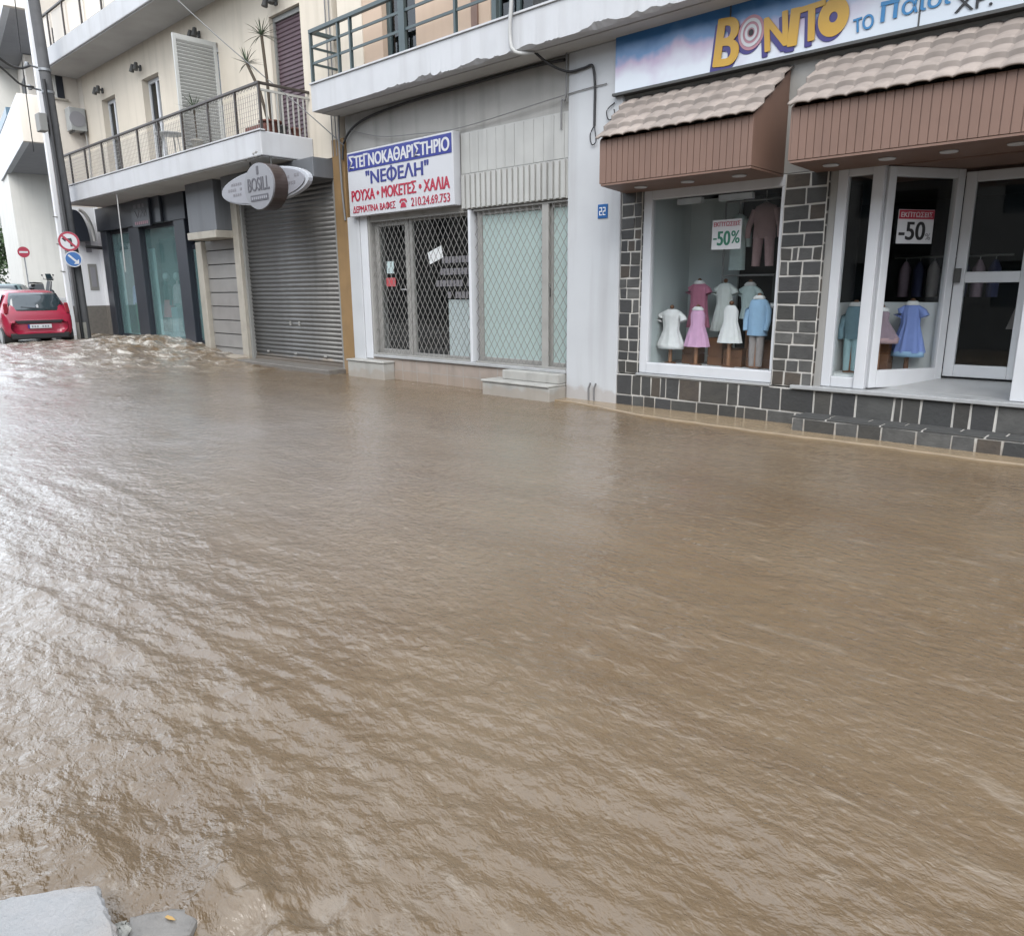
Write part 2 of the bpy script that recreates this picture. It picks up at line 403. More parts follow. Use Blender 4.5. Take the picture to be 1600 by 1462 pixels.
def water_mat():
    m = bpy.data.materials.new("muddy_water"); m.use_nodes = True
    nt = m.node_tree; n = nt.nodes; l = nt.links; b = n["Principled BSDF"]
    geo = n.new("ShaderNodeNewGeometry")
    def mp(sc, rz=0.):
        p = n.new("ShaderNodeMapping"); p.inputs["Scale"].default_value = sc; p.inputs["Rotation"].default_value = (0, 0, rz)
        l.new(geo.outputs["Position"], p.inputs["Vector"]); return p.outputs[0]
    def nz(vec, sc, det=4., rough=.55, dist=0.):
        t = n.new("ShaderNodeTexNoise"); t.inputs["Scale"].default_value = sc; t.inputs["Detail"].default_value = det
        t.inputs["Roughness"].default_value = rough; t.inputs["Distortion"].default_value = dist
        l.new(vec, t.inputs["Vector"]); return t.outputs["Fac"]
    def rng_(s, a, b_, c=0., d=1.):
        r = n.new("ShaderNodeMapRange"); r.inputs["From Min"].default_value = a; r.inputs["From Max"].default_value = b_
        r.inputs["To Min"].default_value = c; r.inputs["To Max"].default_value = d; l.new(s, r.inputs["Value"]); return r.outputs["Result"]
    def math_(op, a, b_):
        q = n.new("ShaderNodeMath"); q.operation = op
        for i, s in enumerate((a, b_)):
            if isinstance(s, (int, float)): q.inputs[i].default_value = s
            else: l.new(s, q.inputs[i])
        return q.outputs[0]
    def mix(a, b_, f):
        x = n.new("ShaderNodeMix"); x.data_type = 'RGBA'; l.new(f, x.inputs["Factor"])
        for k, s in (("A", a), ("B", b_)):
            if isinstance(s, tuple): x.inputs[k].default_value = (*s, 1)
            else: l.new(s, x.inputs[k])
        return x.outputs["Result"]
    # mud: slow swirls of thicker and thinner silt drawn out along the flow
    silt = nz(mp((.35, 1.0, 1), R(-9)), 1.0, 6, .62, .8)
    col = mix((.090, .0605, .034), (.116, .083, .050), rng_(silt, .34, .66))
    sep = n.new("ShaderNodeSeparateXYZ"); l.new(geo.outputs["Position"], sep.inputs[0])
    # air: missing sky sheen painted into the mud colour, paler and greyer upstream
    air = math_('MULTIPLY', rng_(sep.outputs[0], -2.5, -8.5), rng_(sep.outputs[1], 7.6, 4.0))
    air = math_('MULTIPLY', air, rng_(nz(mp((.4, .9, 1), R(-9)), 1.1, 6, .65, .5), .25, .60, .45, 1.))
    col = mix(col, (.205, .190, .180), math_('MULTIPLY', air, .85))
    # thin froth: small faint flecks, and long threads drawn out by the current
    fl = nz(mp((3.2, 6.5, 1), R(14)), 3.6, 5, .7, .3)
    big = nz(mp((.45, .8, 1), R(-9)), .9, 4)
    froth = math_('MULTIPLY', rng_(fl, .58, .70), rng_(big, .38, .66))
    th = nz(mp((.10, .75, 1), R(4)), 1.5, 5, .6, .5)
    line = rng_(math_('ABSOLUTE', math_('SUBTRACT', th, .5), 0), .012, .001)
    line = math_('MULTIPLY', line, rng_(nz(mp((1.2, 3, 1)), 2.0, 6, .7), .46, .62))
    fr = math_('MAXIMUM', math_('MULTIPLY', froth, .42), math_('MULTIPLY', line, .22))
    far = rng_(sep.outputs[0], -13.5, -19., 0., 1.)
    froth2 = math_('MULTIPLY', rng_(nz(mp((1.0, 1.7, 1)), 2.0, 7, .72, .6), .47, .66), math_('MULTIPLY', far, .85))
    fr = math_('MAXIMUM', fr, froth2)
    # scum line where the water laps walls and kerb
    edge = rng_(sep.outputs[0], -7.3, -4.6, 8.72, 8.36)
    lap = rng_(math_('ABSOLUTE', math_('SUBTRACT', sep.outputs[1], edge), 0), .14, .0)
    lap = math_('MULTIPLY', lap, rng_(nz(mp((3, 3, 1)), 3.0, 6, .7), .45, .62))
    fr = math_('MAXIMUM', fr, math_('MULTIPLY', lap, .55))
    # churned froth where the current strikes the broken slab
    vd = n.new("ShaderNodeVectorMath"); vd.operation = 'DISTANCE'; vd.inputs[1].default_value = (-1.38, .70, .05); l.new(geo.outputs["Position"], vd.inputs[0])
    ch = math_('MULTIPLY', rng_(vd.outputs["Value"], .36, .08), rng_(nz(mp((7, 9, 1), R(10)), 1.6, 7, .75, .8), .44, .60))
    fr = math_('MAXIMUM', fr, math_('MULTIPLY', ch, .6))
    col = mix(col, mix((.30, .265, .22), (.42, .40, .36), far), fr)
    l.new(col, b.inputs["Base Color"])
    b.inputs["IOR"].default_value = 1.48
    l.new(rng_(fr, 0, 1, .05, .5), b.inputs["Roughness"])
    # small ripples, stronger in some patches than others
    h1 = nz(mp((4.2, 6.8, 1), R(20)), 1.6, 6, .66, .35)
    h2 = nz(mp((8.5, 14, 1), R(28)), 1.6, 3, .55, .25)
    h3 = nz(mp((1.5, 3.6, 1), R(-9)), 1.3, 5, .6, .4)
    pat = rng_(nz(mp((.5, .9, 1), R(-9)), .9, 4), .35, .65, .45, 1.2)
    h = math_('ADD', math_('MULTIPLY', h1, .42), math_('ADD', math_('MULTIPLY', h2, .62), math_('MULTIPLY', h3, .22)))
    h = math_('MULTIPLY', h, pat)
    bp = n.new("ShaderNodeBump"); bp.inputs["Strength"].default_value = 1.; bp.inputs["Distance"].default_value = .028
    l.new(h, bp.inputs["Height"]); l.new(bp.outputs[0], b.inputs["Normal"])
    return m
X_, Y_ = np.meshgrid(xs, ys, indexing='ij')
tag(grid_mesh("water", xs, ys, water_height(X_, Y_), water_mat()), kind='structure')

# ground below: one sheet that climbs towards the side street
gx = axis([(-160, -60, 10), (-60, -20, 1), (-20, 120, 10)]); gy = axis([(-120, -10, 10), (-10, 30, 2), (30, 120, 10)])
GX, GY = np.meshgrid(gx, gy, indexing='ij')
GZ = np.where(GX > -27, water_level(np.maximum(GX, -27))-.3, .07+np.clip(-GX-27, 0, 16)*.045)
tag(grid_mesh("ground", gx, gy, GZ, MT['asphalt']), kind='structure')
# wet pavement strip showing at the foot of the children's shop
pv = M(); n_ = 60
top = []; 
for i in range(n_+1):
    x = -7.3 + i*(9.3/n_)
    w = .42*float(sstep((x+7.3)/2.6)) + .30
    top.append((x, 9.0-w-.02*math.sin(x*3)-.012*math.sin(x*11)))
poly = top + [(2.0, 9.3), (-7.3, 9.3)]
pv.prism(poly, 'z', -.4, .034)
tag(pv.build("pavement", 'wet_tan', bevel=.015), kind='structure')

# ------------------------------------------------------------------ apartment building on the left (cream)
YF = 9.0
A = thing('apartment_building', 'cream apartment block with long white balconies above a dark shop and grey roller shutter', 'building', (-19.5, YF, .2))
doors_A = [(-24.62, -23.6, 4.63, 7.05), (-21.72, -20.66, 4.63, 7.08), (-18.6, -17.45, 4.63, 7.1), (-15.2, -14.05, 4.63, 7.1)]
up_A = [(a, b, 8.4, 10.7) for a, b, _, _ in doors_A]
m = M(); wall_holes(m, -26.0, -12.98, 4.2, 10.9, YF, YF+.3, doors_A+up_A); m.build('upper_wall', 'cream_paint', A)
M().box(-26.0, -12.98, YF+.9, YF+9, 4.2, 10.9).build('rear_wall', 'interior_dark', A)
M().box(-26.2, -12.8, YF-.4, YF+9, 10.9, 11.1).build('roof', 'slab_paint', A)
# ground floor structure
m = M(); m.box(-26.0, -12.98, YF+3.2, YF+9, -.3, 4.2); m.box(-26.0, -12.98, YF+.05, YF+3.2, 3.95, 4.2); m.box(-26.0, -25.86, YF, YF+3.2, -.3, 3.95)
m.box(-19.36, -19.30, YF+.3, YF+3.2, -.3, 3.95); m.box(-13.12, -12.98, YF+.3, YF+3.2, -.3, 3.95)
m.build('ground_floor_shell', 'interior_dark', A)
def slab(parent, x0, x1, y0, z0, z1, name='balcony_slab'):
    return M().box(x0, x1, y0, YF-.003, z0, z1).build(name, 'slab_paint', parent, bevel=.02)
s1 = slab(A, -25.35, -13.87, 7.85, 4.19, 4.63)
M().box(-25.30, -13.92, 7.90, YF-.006, 4.17, 4.187).build('soffit', 'soffit_plaster', s1)
M().box(-25.37, -13.85, 7.83, 7.95, 4.633, 4.66).build('edge_strip', 'slab_paint', s1, bevel=.005)
s2 = slab(A, -26.35, -13.87, 8.0, 7.93, 8.38)
M().box(-26.3, -13.92, 8.05, YF-.006, 7.91, 7.927).build('soffit', 'soffit_plaster', s2)
m = M(); q_ = random.Random(11)
for k in range(26):
    a = q_.random(); x = -13.95-q_.random()*.75; m.sphere((x, 7.86+q_.random()*.06, 4.20+q_.random()*.09*(1-(-13.95-x)/.9)), q_.uniform(.018, .05), 4, (1.3, .8, .8))
m.build('spalled_concrete', 'old_plaster', s1)
def railing(parent, x0, x1, y, z0, z1, posts, side_x=None, mat_='dark_railing', fill=True, x_mesh0=None):
    r = M().box(x0-.03, x1+.03, y-.03, y+.03, z1-.05, z1)
    if side_x is not None: r.box(side_x-.03, side_x+.03, y, YF, z1-.049, z1-.002)
    top_ = r.build('railing', mat_, parent, bevel=.008)
    for px in posts:
        M().box(px-.022, px+.022, y-.022, y+.022, z0, z1-.05).build('post', mat_, top_)
    if fill:
        w = M(); z_top = z1-.16
        xx = x0+.05
        while xx < x1-.02:
            w.box(xx-.0035, xx+.0035, y-.003, y+.003, z0+.04, z_top); xx += .085
        zz = z0+.05
        while zz < z_top+.01:
            w.box(x0, x1, y-.0065, y-.0035, zz-.003, zz+.003); zz += .085
        # scrolls under the rail
        xx = x0+.1
        while xx < x1-.05:
            w.tube([(xx+.05*math.cos(t), y, z_top+.05+.045*math.sin(t)) for t in np.linspace(0, PI, 7)], .006, 5, caps=False); xx += .13
        w.build('wire_panel', 'wire_grey', top_)
    return top_
posts = [-25.3, -24.5, -23.3, -22.05, -20.85, -19.7, -18.5, -17.25, -16.02, -14.85, -13.92]
ra = railing(A, -25.3, -13.92, 7.92, 4.64, 5.5, posts, side_x=-13.92)
m = M(); yy = 8.05
while yy < 8.95:
    m.box(-13.93, -13.905, yy-.012, yy+.012, 4.64, 5.36); yy += .115
m.box(-13.935, -13.90, 7.95, 9.0, 5.34, 5.38); m.build('side_bars', 'wire_white', ra)
rb = railing(A, -26.3, -13.92, 8.06, 8.385, 9.26, [-26.28, -25.22, -24.0, -22.7, -21.3, -20.0, -18.7, -17.4, -16.1], side_x=-13.92, fill=False)
m = M()
for i in range(9):
    x0 = -26.24+i*1.28
    m.box(x0, x0+1.14, 8.075, 8.09, 8.44, 9.18)
m.build('screen_panel', 'house_cream', rb)
# doors behind the balconies
def balcony_door(parent, h, kind):
    x0, x1, z0, z1 = h
    f = M()
    if kind == 'glass':
        f.box(x0+.002, x0+.07, YF+.16, YF+.24, z0, z1-.002); f.box(x1-.07, x1-.002, YF+.16, YF+.24, z0, z1-.002); f.box(x0+.07, x1-.07, YF+.16, YF+.24, z1-.10, z1-.002)
        f.box((x0+x1)/2-.05, (x0+x1)/2+.05, YF+.15, YF+.23, z0, z1-.10); f.box(x0+.07, x1-.07, YF+.16, YF+.24, z0+.001, z0+.12)
        d = f.build('balcony_door', 'alu_white', parent, bevel=.008)
        M().box(x0+.07, x1-.07, YF+.20, YF+.206, z0+.12, z1-.10).build('pane', 'glass_dark', d)
        M().box(x0+.07, (x0+x1)/2-.1, YF+.34, YF+.36, z0, z1).build('curtain', 'curtain', d)
    else:
        zz = z0+.02
        while zz < z1-.12:
            f.obox(((x0+x1)/2, YF+.13, zz+.035), ((x1-x0)/2-.06, 0, 0), (0, .010, -.012), (0, .010, .036)); zz += .082
        d = f.build('slatted_shutter', 'purple_slat', parent)
        g = M(); g.box(x0+.002, x0+.06, YF+.08, YF+.2, z0, z1-.002); g.box(x1-.06, x1-.002, YF+.08, YF+.2, z0, z1-.002); g.box(x0+.06, x1-.06, YF+.08, YF+.2, z1-.10, z1-.002)
        g.build('frame', 'grey_frame', d)
    return d
balcony_door(A, doors_A[0], 'glass'); balcony_door(A, doors_A[1], 'glass'); balcony_door(A, doors_A[2], 'glass'); balcony_door(A, doors_A[3], 'slat')
for h in up_A: balcony_door(A, h, 'glass')
# the open white louvred leaf
lv = M(); x = -17.44
lv.box(x-.02, x+.02, 7.97, 8.05, 4.68, 7.08); lv.box(x-.02, x+.02, 8.88, 8.96, 4.68, 7.08); lv.box(x-.02, x+.02, 8.05, 8.88, 6.98, 7.08); lv.box(x-.02, x+.02, 8.05, 8.88, 4.68, 4.80)
ll = lv.build('louvred_shutter', 'louvre_white', A, bevel=.006)
sl_ = M(); zz = 4.84
while zz < 6.96:
    sl_.obox((x, 8.465, zz+.03), (0, .415, 0), (.016, 0, .022), (.003, 0, -.004)); zz += .072
sl_.build('slats', 'louvre_white', ll)
M().box(x-.012, x-.008, 8.05, 8.88, 4.8, 6.98).build('backing', 'grey_frame', ll)

# dark fashion shop
fs = M(); fs.box(-25.95, -21.2, YF-.12, YF+.05, 3.50, 4.168); fs.box(-21.18, -19.88, YF-.05, YF+.05, 3.50, 4.168)
f1 = fs.build('shop_fascia', 'navy_metal', A, bevel=.01)
M().box(-22.95, -21.75, YF-.19, YF-.122, 3.44, 4.15).build('name_panel', 'navy_metal', f1, bevel=.01)
# worn two-line logo on the fascia (not legible in the photograph): pale strokes
lg = M()
for k, (a, b, z) in enumerate([(-22.75, -22.55, 3.98), (-22.45, -22.25, 3.98), (-22.15, -22.0, 3.98)]): lg.box(a, b, YF-.196, YF-.191, z-.05, z+.05)
for a, b, c, d in [(-22.7, 3.86, -22.55, 3.68), (-22.55, 3.68, -22.40, 3.86), (-22.35, 3.68, -22.22, 3.86), (-22.22, 3.86, -22.1, 3.70), (-22.1, 3.70, -22.0, 3.86), (-22.0, 3.86, -21.9, 3.68)]:
    v = Vector((c-a, 0, d-b)); nrm = Vector((-v.z, 0, v.x)).normalized()*.018
    lg.obox(((a+c)/2, YF-.194, (b+d)/2), v*.5, (0, .003, 0), nrm)
lg.build('logo', 'text_dim', f1)
m = M()
for a in np.linspace(-22.75, -21.95, 7): m.box(a, a+.08, YF-.196, YF-.191, 3.50, 3.58)
m.build('small_lettering', 'text_pink', f1)
for a, b in ((-25.92, -25.45), (-23.70, -22.95), (-20.62, -19.98)): M().box(a, b, YF-.05, YF+.16, -.2, 3.497).build('shopfront_pillar', 'navy_metal', A, bevel=.01)
for i, (a, b) in enumerate(((-25.45, -23.70), (-22.95, -20.62), (-19.98, -19.36))):
    g = M(); zt = 3.5 if i < 2 else 2.86
    w = M(); w.box(a, b, YF+.08, YF+.16, -.2, .42); w.box(a, b, YF+.09, YF+.15, zt-.10, zt); w.box(a, a+.03, YF+.09, YF+.15, .42, zt-.1); w.box(b-.03, b, YF+.09, YF+.15, .42, zt-.1)
    fo = w.build('shop_window', 'navy_metal', A)
    M().box(a+.03, b-.03, YF+.11, YF+.118, .42, zt-.10).build('pane', 'glass_green', fo)
    M().box(a, b, YF+.17, YF+1.6, .3, .40).build('display_floor', 'interior_pale', fo)
    M().box(a-.42, a+.10, YF+.28, YF+.31, .4, 2.9).build('display_panel', 'interior_pale', fo)
    M().box(a+.3, b-.2, YF+1.4, YF+1.45, .4, 3.3).build('back_panel', 'interior_teal', fo)
# white bill stuck on the narrow window
M().box(-19.72, -19.52, YF+.085, YF+.09, 1.75, 2.1).build('paper_notice', 'curtain', A)

# entry: projecting grey box, lintel and marble panels
M().box(-18.78, -17.345, 8.52, YF-.002, 3.06, 4.167).build('porch_box', 'grey_cladding', A, bevel=.01)
M().box(-18.82, -17.33, 8.48, YF-.004, 2.89, 3.057).build('lintel', 'cream_stone', A, bevel=.015)
m = M(); 
for a, b in ((-19.36, -19.05), (-17.36, -17.08)): M().box(a, b, YF-.10, YF+.30, -.2, 2.887 if a < -19 else 3.9).build('door_jamb', 'cream_stone', A, bevel=.012)
m = M(); m.box(-19.05, -17.36, YF+.05, YF+.3, .0, .30)
z = .30; 
while z < 2.85:
    m.box(-19.05, -17.36, YF+.02, YF+.3, z+.012, min(z+.325, 2.887)); z += .337
mp_ = m.build('marble_panels', 'grey_marble', A, bevel=.004)
M().box(-19.04, -17.37, YF+.06, YF+.29, .05, 2.88).build('joint', 'dark_joint', mp_)
M().box(-19.3, -17.15, 8.62, YF+.05, -.2, .14).build('doorstep', 'cream_stone', A, bevel=.015)

# roller shutter with its hood
sh = M(); z = .16; x0, x1 = -17.0, -13.27; prof = []
while z < 3.86:
    for t, d in ((0, .012), (.25, -.008), (.5, -.016), (.75, -.008), (.93, .010)): prof.append((YF+.07+d, z+t*.093))
    z += .093
v = []; 
for y, z in prof: v += [(x0, y, z), (x1, y, z)]
sh.add(v, [(2*i, 2*i+1, 2*i+3, 2*i+2) for i in range(len(prof)-1)], None, True)
so_ = sh.build('roller_shutter', 'shutter_steel', A, solid=.01)
M().box(x0, x1, YF+.04, YF+.12, .09, .17).build('bottom_rail', 'shutter_steel', so_, bevel=.01)
m = M()
for a in (-16.4, -15.2, -14.0): m.box(a-.05, a+.05, YF+.035, YF+.05, .28, .32)
m.box(-15.35, -15.30, YF+.035, YF+.05, .92, 1.02); m.box(-14.98, -14.93, YF+.035, YF+.05, .92, 1.02)
m.build('lock_plate', 'alu_grey', so_)
for a in (-17.08, -13.27): M().box(a, a+.08, YF-.02, YF+.3, .0, 3.9).build('guide_rail', 'grey_frame', so_, bevel=.006)
M().box(-16.95, -13.20, 8.52, YF+.04, 3.80, 4.164).build('shutter_hood', 'grey_cladding', A, bevel=.012)
M().box(-17.05, -13.15, 8.55, YF+.3, -.2, .10).build('threshold', 'concrete_dark', A, bevel=.015)
# ochre pilaster at the party wall
M().box(-13.19, -12.80, YF-.04, YF+.3, -.2, 4.5).build('ochre_pilaster', 'ochre_paint', A, bevel=.008)
# bare edge strip of wall above, with thin pipes
m = M()
for dx in (0, .12): m.tube([(-13.02-dx, YF-.04, 4.2), (-13.02-dx, YF-.04, 9.5)], .014, 6)
m.build('wall_conduit', 'cable_grey', A)
# drip pipe from the balcony
M().tube([(-21.5, 7.95, 4.19), (-21.52, 7.95, 3.1), (-21.56, 7.95, 2.2)], .016, 6).build('drain_pipe', 'pipe_white', A)

# wall lamps
def wall_lamp(x, z, label):
    t = thing('wall_lamp', label, 'wall lamp', (x, YF, z), 'wall lamps over the balcony doors')
    M().box(x-.05, x+.05, YF-.04, YF-.002, z-.07, z+.07).build('bracket', 'ac_dark', t, bevel=.01)
    for s in (-1, 1):
        M().tube([(x+s*.11, YF-.16, z+.08), (x+s*.13, YF-.20, z-.10)], .045, 10, r1=.065).build('lamp_shade', 'ac_dark', t)
        M().tube([(x, YF-.03, z), (x+s*.11, YF-.15, z+.04)], .012, 6).build('arm', 'ac_dark', t)
wall_lamp(-24.41, 7.27, 'small dark twin spotlight over the balcony door nearest the air conditioner')
wall_lamp(-21.67, 7.35, 'small dark twin spotlight over the balcony door left of the white louvred shutter')
wall_lamp(-18.25, 7.42, 'small dark twin spotlight just above the white louvred shutter')
wall_lamp(-14.86, 7.30, 'small dark twin spotlight over the purple slatted shutter')

# oval hanging sign of the shuttered shop
OS = thing('shop_sign', 'grey round sign reading BOSILL with oval wings in front of the roller shutter', 'shop sign', (-14.3, 8.0, 4.1))
def disc(mm, cx, cz, rx, rz, y0, y1, n=40):
    return mm.prism([(cx+rx*math.cos(2*PI*i/n), cz+rz*math.sin(2*PI*i/n)) for i in range(n)], 'y', y0, y1)
disc(M(), -14.27, 3.68, 1.68, .33, 8.02, 8.12).build('wing_panel', 'bright_rim', OS, bevel=.01)
disc(M(), -14.29, 3.68, 1.60, .295, 7.995, 8.03).build('wing_face', 'oval_grey', OS)
disc(M(), -13.80, 3.61, .55, .42, 7.72, 8.0).build('round_body', 'oval_rim', OS, bevel=.01)
disc(M(), -13.80, 3.61, .545, .415, 7.69, 7.722).build('round_face', 'oval_white', OS)
text("BOSILL", (-14.20, -13.40, 3.53, 3.77), 7.688, 'text_dark', OS, bold=.02)
M().box(-14.12, -13.47, 7.682, 7.688, 3.35, 3.46).build('name_band', 'text_dark', OS)
m = M()
for a in np.linspace(-14.08, -13.55, 8): m.box(a, a+.045, 7.678, 7.682, 3.38, 3.43)
m.build('small_lettering', 'oval_grey', OS)
M().box(-13.84, -13.77, 7.682, 7.69, 3.82, 3.97).build('emblem', 'text_dark', OS)
m = M()
for a, b, z in ((-15.45, -14.95, 3.80), (-15.6, -15.2, 3.70), (-15.1, -14.95, 3.70), (-15.4, -14.98, 3.60), (-13.35, -13.1, 3.75), (-13.02, -12.8, 3.76), (-13.25, -12.95, 3.64)):
    k = int((b-a)/.09)
    for i in range(k): m.box(a+i*.09, a+i*.09+.06, 7.989, 7.994, z-.025, z+.025)
m.build('small_lettering', 'text_dim', OS)
m = M()
for a in (-14.7, -13.9): m.tube([(a, 8.05, 3.9), (a, 8.05, 4.19)], .02, 6)
m.build('bracket', 'ac_dark', OS)

# balcony things
def blade(mm, base, d, L, w, droop, col):
    base = Vector(base); d = Vector(d).normalized(); side = d.cross(Vector((0,0,1)))
    side = side.normalized() if side.length > .01 else Vector((1,0,0)); pts = []
    for i in range(5):
        t = i/4; p = base + d*L*t + Vector((0,0,-droop*t*t)); ww = w*(1-t)**.7*(.5+t if t < .5 else 1)
        pts += [p-side*ww, p+side*ww]
    mm.add(pts, [(2*i, 2*i+1, 2*i+3, 2*i+2) for i in range(4)], col)
def tuft(mm, c, n, L, w):
    for _ in range(n):
        a = rng.random()*2*PI; e = rng.uniform(-.15, 1.3)
        g = rng.uniform(.7, 1.25)
        blade(mm, c, (math.cos(a)*math.cos(e), math.sin(a)*math.cos(e), math.sin(e)), L*rng.uniform(.7, 1.1), w, L*.35*rng.random(), (.055*g, .078*g, .045*g))
def pot(t, x, y, z, r, hgt, mt):
    M().lathe([(r*.7, 0), (r, hgt*.85), (r*1.12, hgt*.86), (r*1.12, hgt), (r*.95, hgt)], (x, y, z), n=16).build('pot', mt, t)
t = thing('potted_yucca', 'tall potted yucca with two bare stems and spiky tufts at the balcony corner', 'plant', (-14.6, 8.3, 4.64), 'plants on the left balcony')
pot(t, -14.25, 8.3, 4.64, .2, .26, 'terracotta')
M().tube([(-14.3, 8.3, 4.85), (-14.55, 8.3, 5.5), (-14.95, 8.3, 6.05)], .03, 7).build('stem', 'bark', t)
M().tube([(-14.2, 8.3, 4.85), (-14.25, 8.3, 5.7), (-14.32, 8.3, 6.42)], .03, 7).build('stem', 'bark', t)
m = M(); tuft(m, (-14.97, 8.3, 6.07), 38, .40, .016); tuft(m, (-14.33, 8.3, 6.44), 38, .45, .016); m.build('leaves', 'palm_leaf', t)
t = thing('potted_palm', 'small spiky potted palm on the balcony in front of the white louvred shutter', 'plant', (-16.92, 8.02, 4.64), 'plants on the left balcony')
pot(t, -16.92, 8.06, 4.64, .12, .24, 'cream_stone')
M().tube([(-16.92, 8.06, 4.85), (-16.92, 8.06, 5.5)], .025, 6).build('stem', 'bark', t)
m = M(); tuft(m, (-16.92, 8.06, 5.5), 46, .42, .016); m.build('leaves', 'palm_leaf', t)
t = thing('flower_box', 'long red flower box on the balcony floor under the yucca stems', 'flower box', (-14.15, 8.1, 4.64))
M().box(-14.75, -13.98, 8.02, 8.14, 4.66, 4.80).build('trough', 'terracotta', t, bevel=.01)
M().box(-14.72, -14.01, 8.03, 8.13, 4.80, 4.805).build('soil', 'dark_joint', t)
t = thing('balcony_table', 'small white table on the left balcony behind the wire railing', 'table', (-18.9, 8.35, 4.64))
M().lathe([(.02, 0), (.33, .002), (.33, .03), (.02, .032)], (-18.9, 8.35, 5.28), n=24).build('table_top', 'louvre_white', t)
for a in range(4): M().tube([(-18.9+.24*math.cos(a*PI/2+.7), 8.35+.24*math.sin(a*PI/2+.7), 4.64), (-18.9+.18*math.cos(a*PI/2+.7), 8.35+.18*math.sin(a*PI/2+.7), 5.28)], .014, 6).build('leg', 'louvre_white', t)
for k in range(2):
    t = thing('flower_pot', ('small dark flower pot at the foot of the purple slatted shutter, nearer the street' if k == 0 else 'small red flower pot at the foot of the purple slatted shutter, nearer the wall'), 'flower pot', (-14.1, 8.45+.32*k, 4.64), 'pots beside the purple shutter')
    pot(t, -14.1, 8.45+.32*k, 4.64, .11, .17, 'ac_dark' if k == 0 else 'terracotta')
    M().lathe([(.02, 0), (.10, .002), (.02, .01)], (-14.1, 8.45+.32*k, 4.80), n=12).build('soil', 'dark_joint', t)

# mannequins in the dark shop
def mannequin(x, y, z, label, top, bottom, head=True, skirt=False):
    t = thing('dressed_mannequin', label, 'mannequin', (x, y, z), 'mannequins in the dark fashion shop')
    M().lathe([(.16, 0), (.16, .02), (.02, .025)], (x, y, z), n=16).build('base', 'silver', t)
    M().tube([(x, y, z+.02), (x, y, z+.9)], .015, 6).build('stand', 'silver', t)
    if skirt: M().lathe([(.24, .55), (.2, .8), (.15, 1.05)], (x, y, z), 1, .7).build('skirt', bottom, t)
    else:
        for s in (-1, 1): M().tube([(x+s*.09, y, z+.12), (x+s*.085, y, z+.5), (x+s*.07, y, z+1.0)], .055, 8, r1=.09).build('trouser_leg', bottom, t)
    M().lathe([(.17, .95), (.14, 1.12), (.19, 1.38), (.15, 1.46), (.05, 1.5), (.045, 1.58)], (x, y, z), 1, .62).build('top', top, t)
    for s in (-1, 1): M().tube([(x+s*.18, y, z+1.42), (x+s*.24, y-.02, z+1.15), (x+s*.22, y-.05, z+.9)], .05, 8, r1=.035).build('sleeve', top, t)
    if head: M().sphere((x, y, z+1.70), .1, 8, (1, 1, 1.25)).build('head', 'curtain', t)
mannequin(-25.0, YF+.5, .40, 'headless mannequin in lilac top and green trousers in the left pane of the dark shop', 'cloth_lilac', 'cloth_green', False)
mannequin(-22.75, YF+.5, .40, 'mannequin in a black and red outfit in the wide pane of the dark shop', 'cloth_black', 'cloth_red', True, True)
mannequin(-22.15, YF+.55, .40, 'mannequin in pale taupe clothes beside the one in red', 'cloth_rose', 'cloth_taupe', True)
t = thing('display_cube', 'pale grey display cube standing at the foot of the wide dark-shop window', 'display cube', (-22.0, YF+.3, .4))
M().box(-21.95, -21.55, YF+.2, YF+.3, .40, 1.25).build('front', 'oval_grey', t, bevel=.01)
M().box(-21.94, -21.56, YF+.3, YF+.4, .40, 1.24).build('body', 'oval_grey', t)

# ------------------------------------------------------------------ narrow corner building left of it
Fb = thing('corner_building', 'white and cream corner house whose end wall carries the air conditioner', 'building', (-26.5, 9, .3))
X0 = -26.36
poly = [(-26.36, 7.95), (-26.36, 9.0), (-26.02, 9.0), (-26.02, 18), (-36, 18), (-36, 11.6)]
M().prism(poly, 'z', 4.25, 10.4).build('upper_wall', 'house_cream', Fb)
M().prism(poly, 'z', 1.27, 4.247).build('lower_wall', 'house_white', Fb)
M().prism([(a+(.02 if a > -30 else 0), b-.02) for a, b in poly], 'z', -.2, 1.267).build('dado', 'concrete_dark', Fb)
M().box(-26.42, -26.30, 7.88, 8.02, .3, 10.4).build('corner_pipe_casing', 'house_white', Fb, bevel=.02)
w = M().box(-26.37, -26.33, 8.33, 8.40, 7.30, 9.2).build('window', 'louvre_white', Fb)
M().box(-26.37, -26.325, 8.40, 8.60, 7.30, 9.2).build('shutter', 'navy_metal', w)
M().box(-26.37, -26.29, 8.30, 8.68, 7.25, 7.297).build('sill', 'cream_stone', w)
w = M().box(-26.37, -26.335, 8.60, 8.86, 1.75, 2.55).build('meter_cabinet', 'grey_frame', Fb, bevel=.01)
M().box(-26.338, -26.325, 8.66, 8.80, 1.85, 2.45).build('cabinet_door', 'oval_grey', w)
M().box(-26.345, -26.33, 8.62, 8.78, 2.9, 3.25).build('notice_plate', 'oval_grey', Fb)
m = M()
for z in (2.3, 3.1, 3.9): m.tube([(-26.3, 7.93, z), (-26.3, 7.80, z+.02)], .02, 6)
m.build('pipe_clamp', 'grey_frame', Fb)
ac = thing('air_conditioner', 'white outdoor air-conditioning unit on the cream end wall beside the utility pole', 'air conditioner', (-26.0, 8.75, 6.3))
M().box(-26.30, -25.90, 8.52, 9.22-.25, 6.38, 7.02).build('case', 'ac_white', ac, bevel=.02)
disc_ = M(); disc_.prism([(8.72+.22*math.cos(2*PI*i/24), 6.70+.22*math.sin(2*PI*i/24)) for i in range(24)], 'x', -25.9, -25.885); disc_.build('fan_grille', 'oval_grey', ac)
m = M()
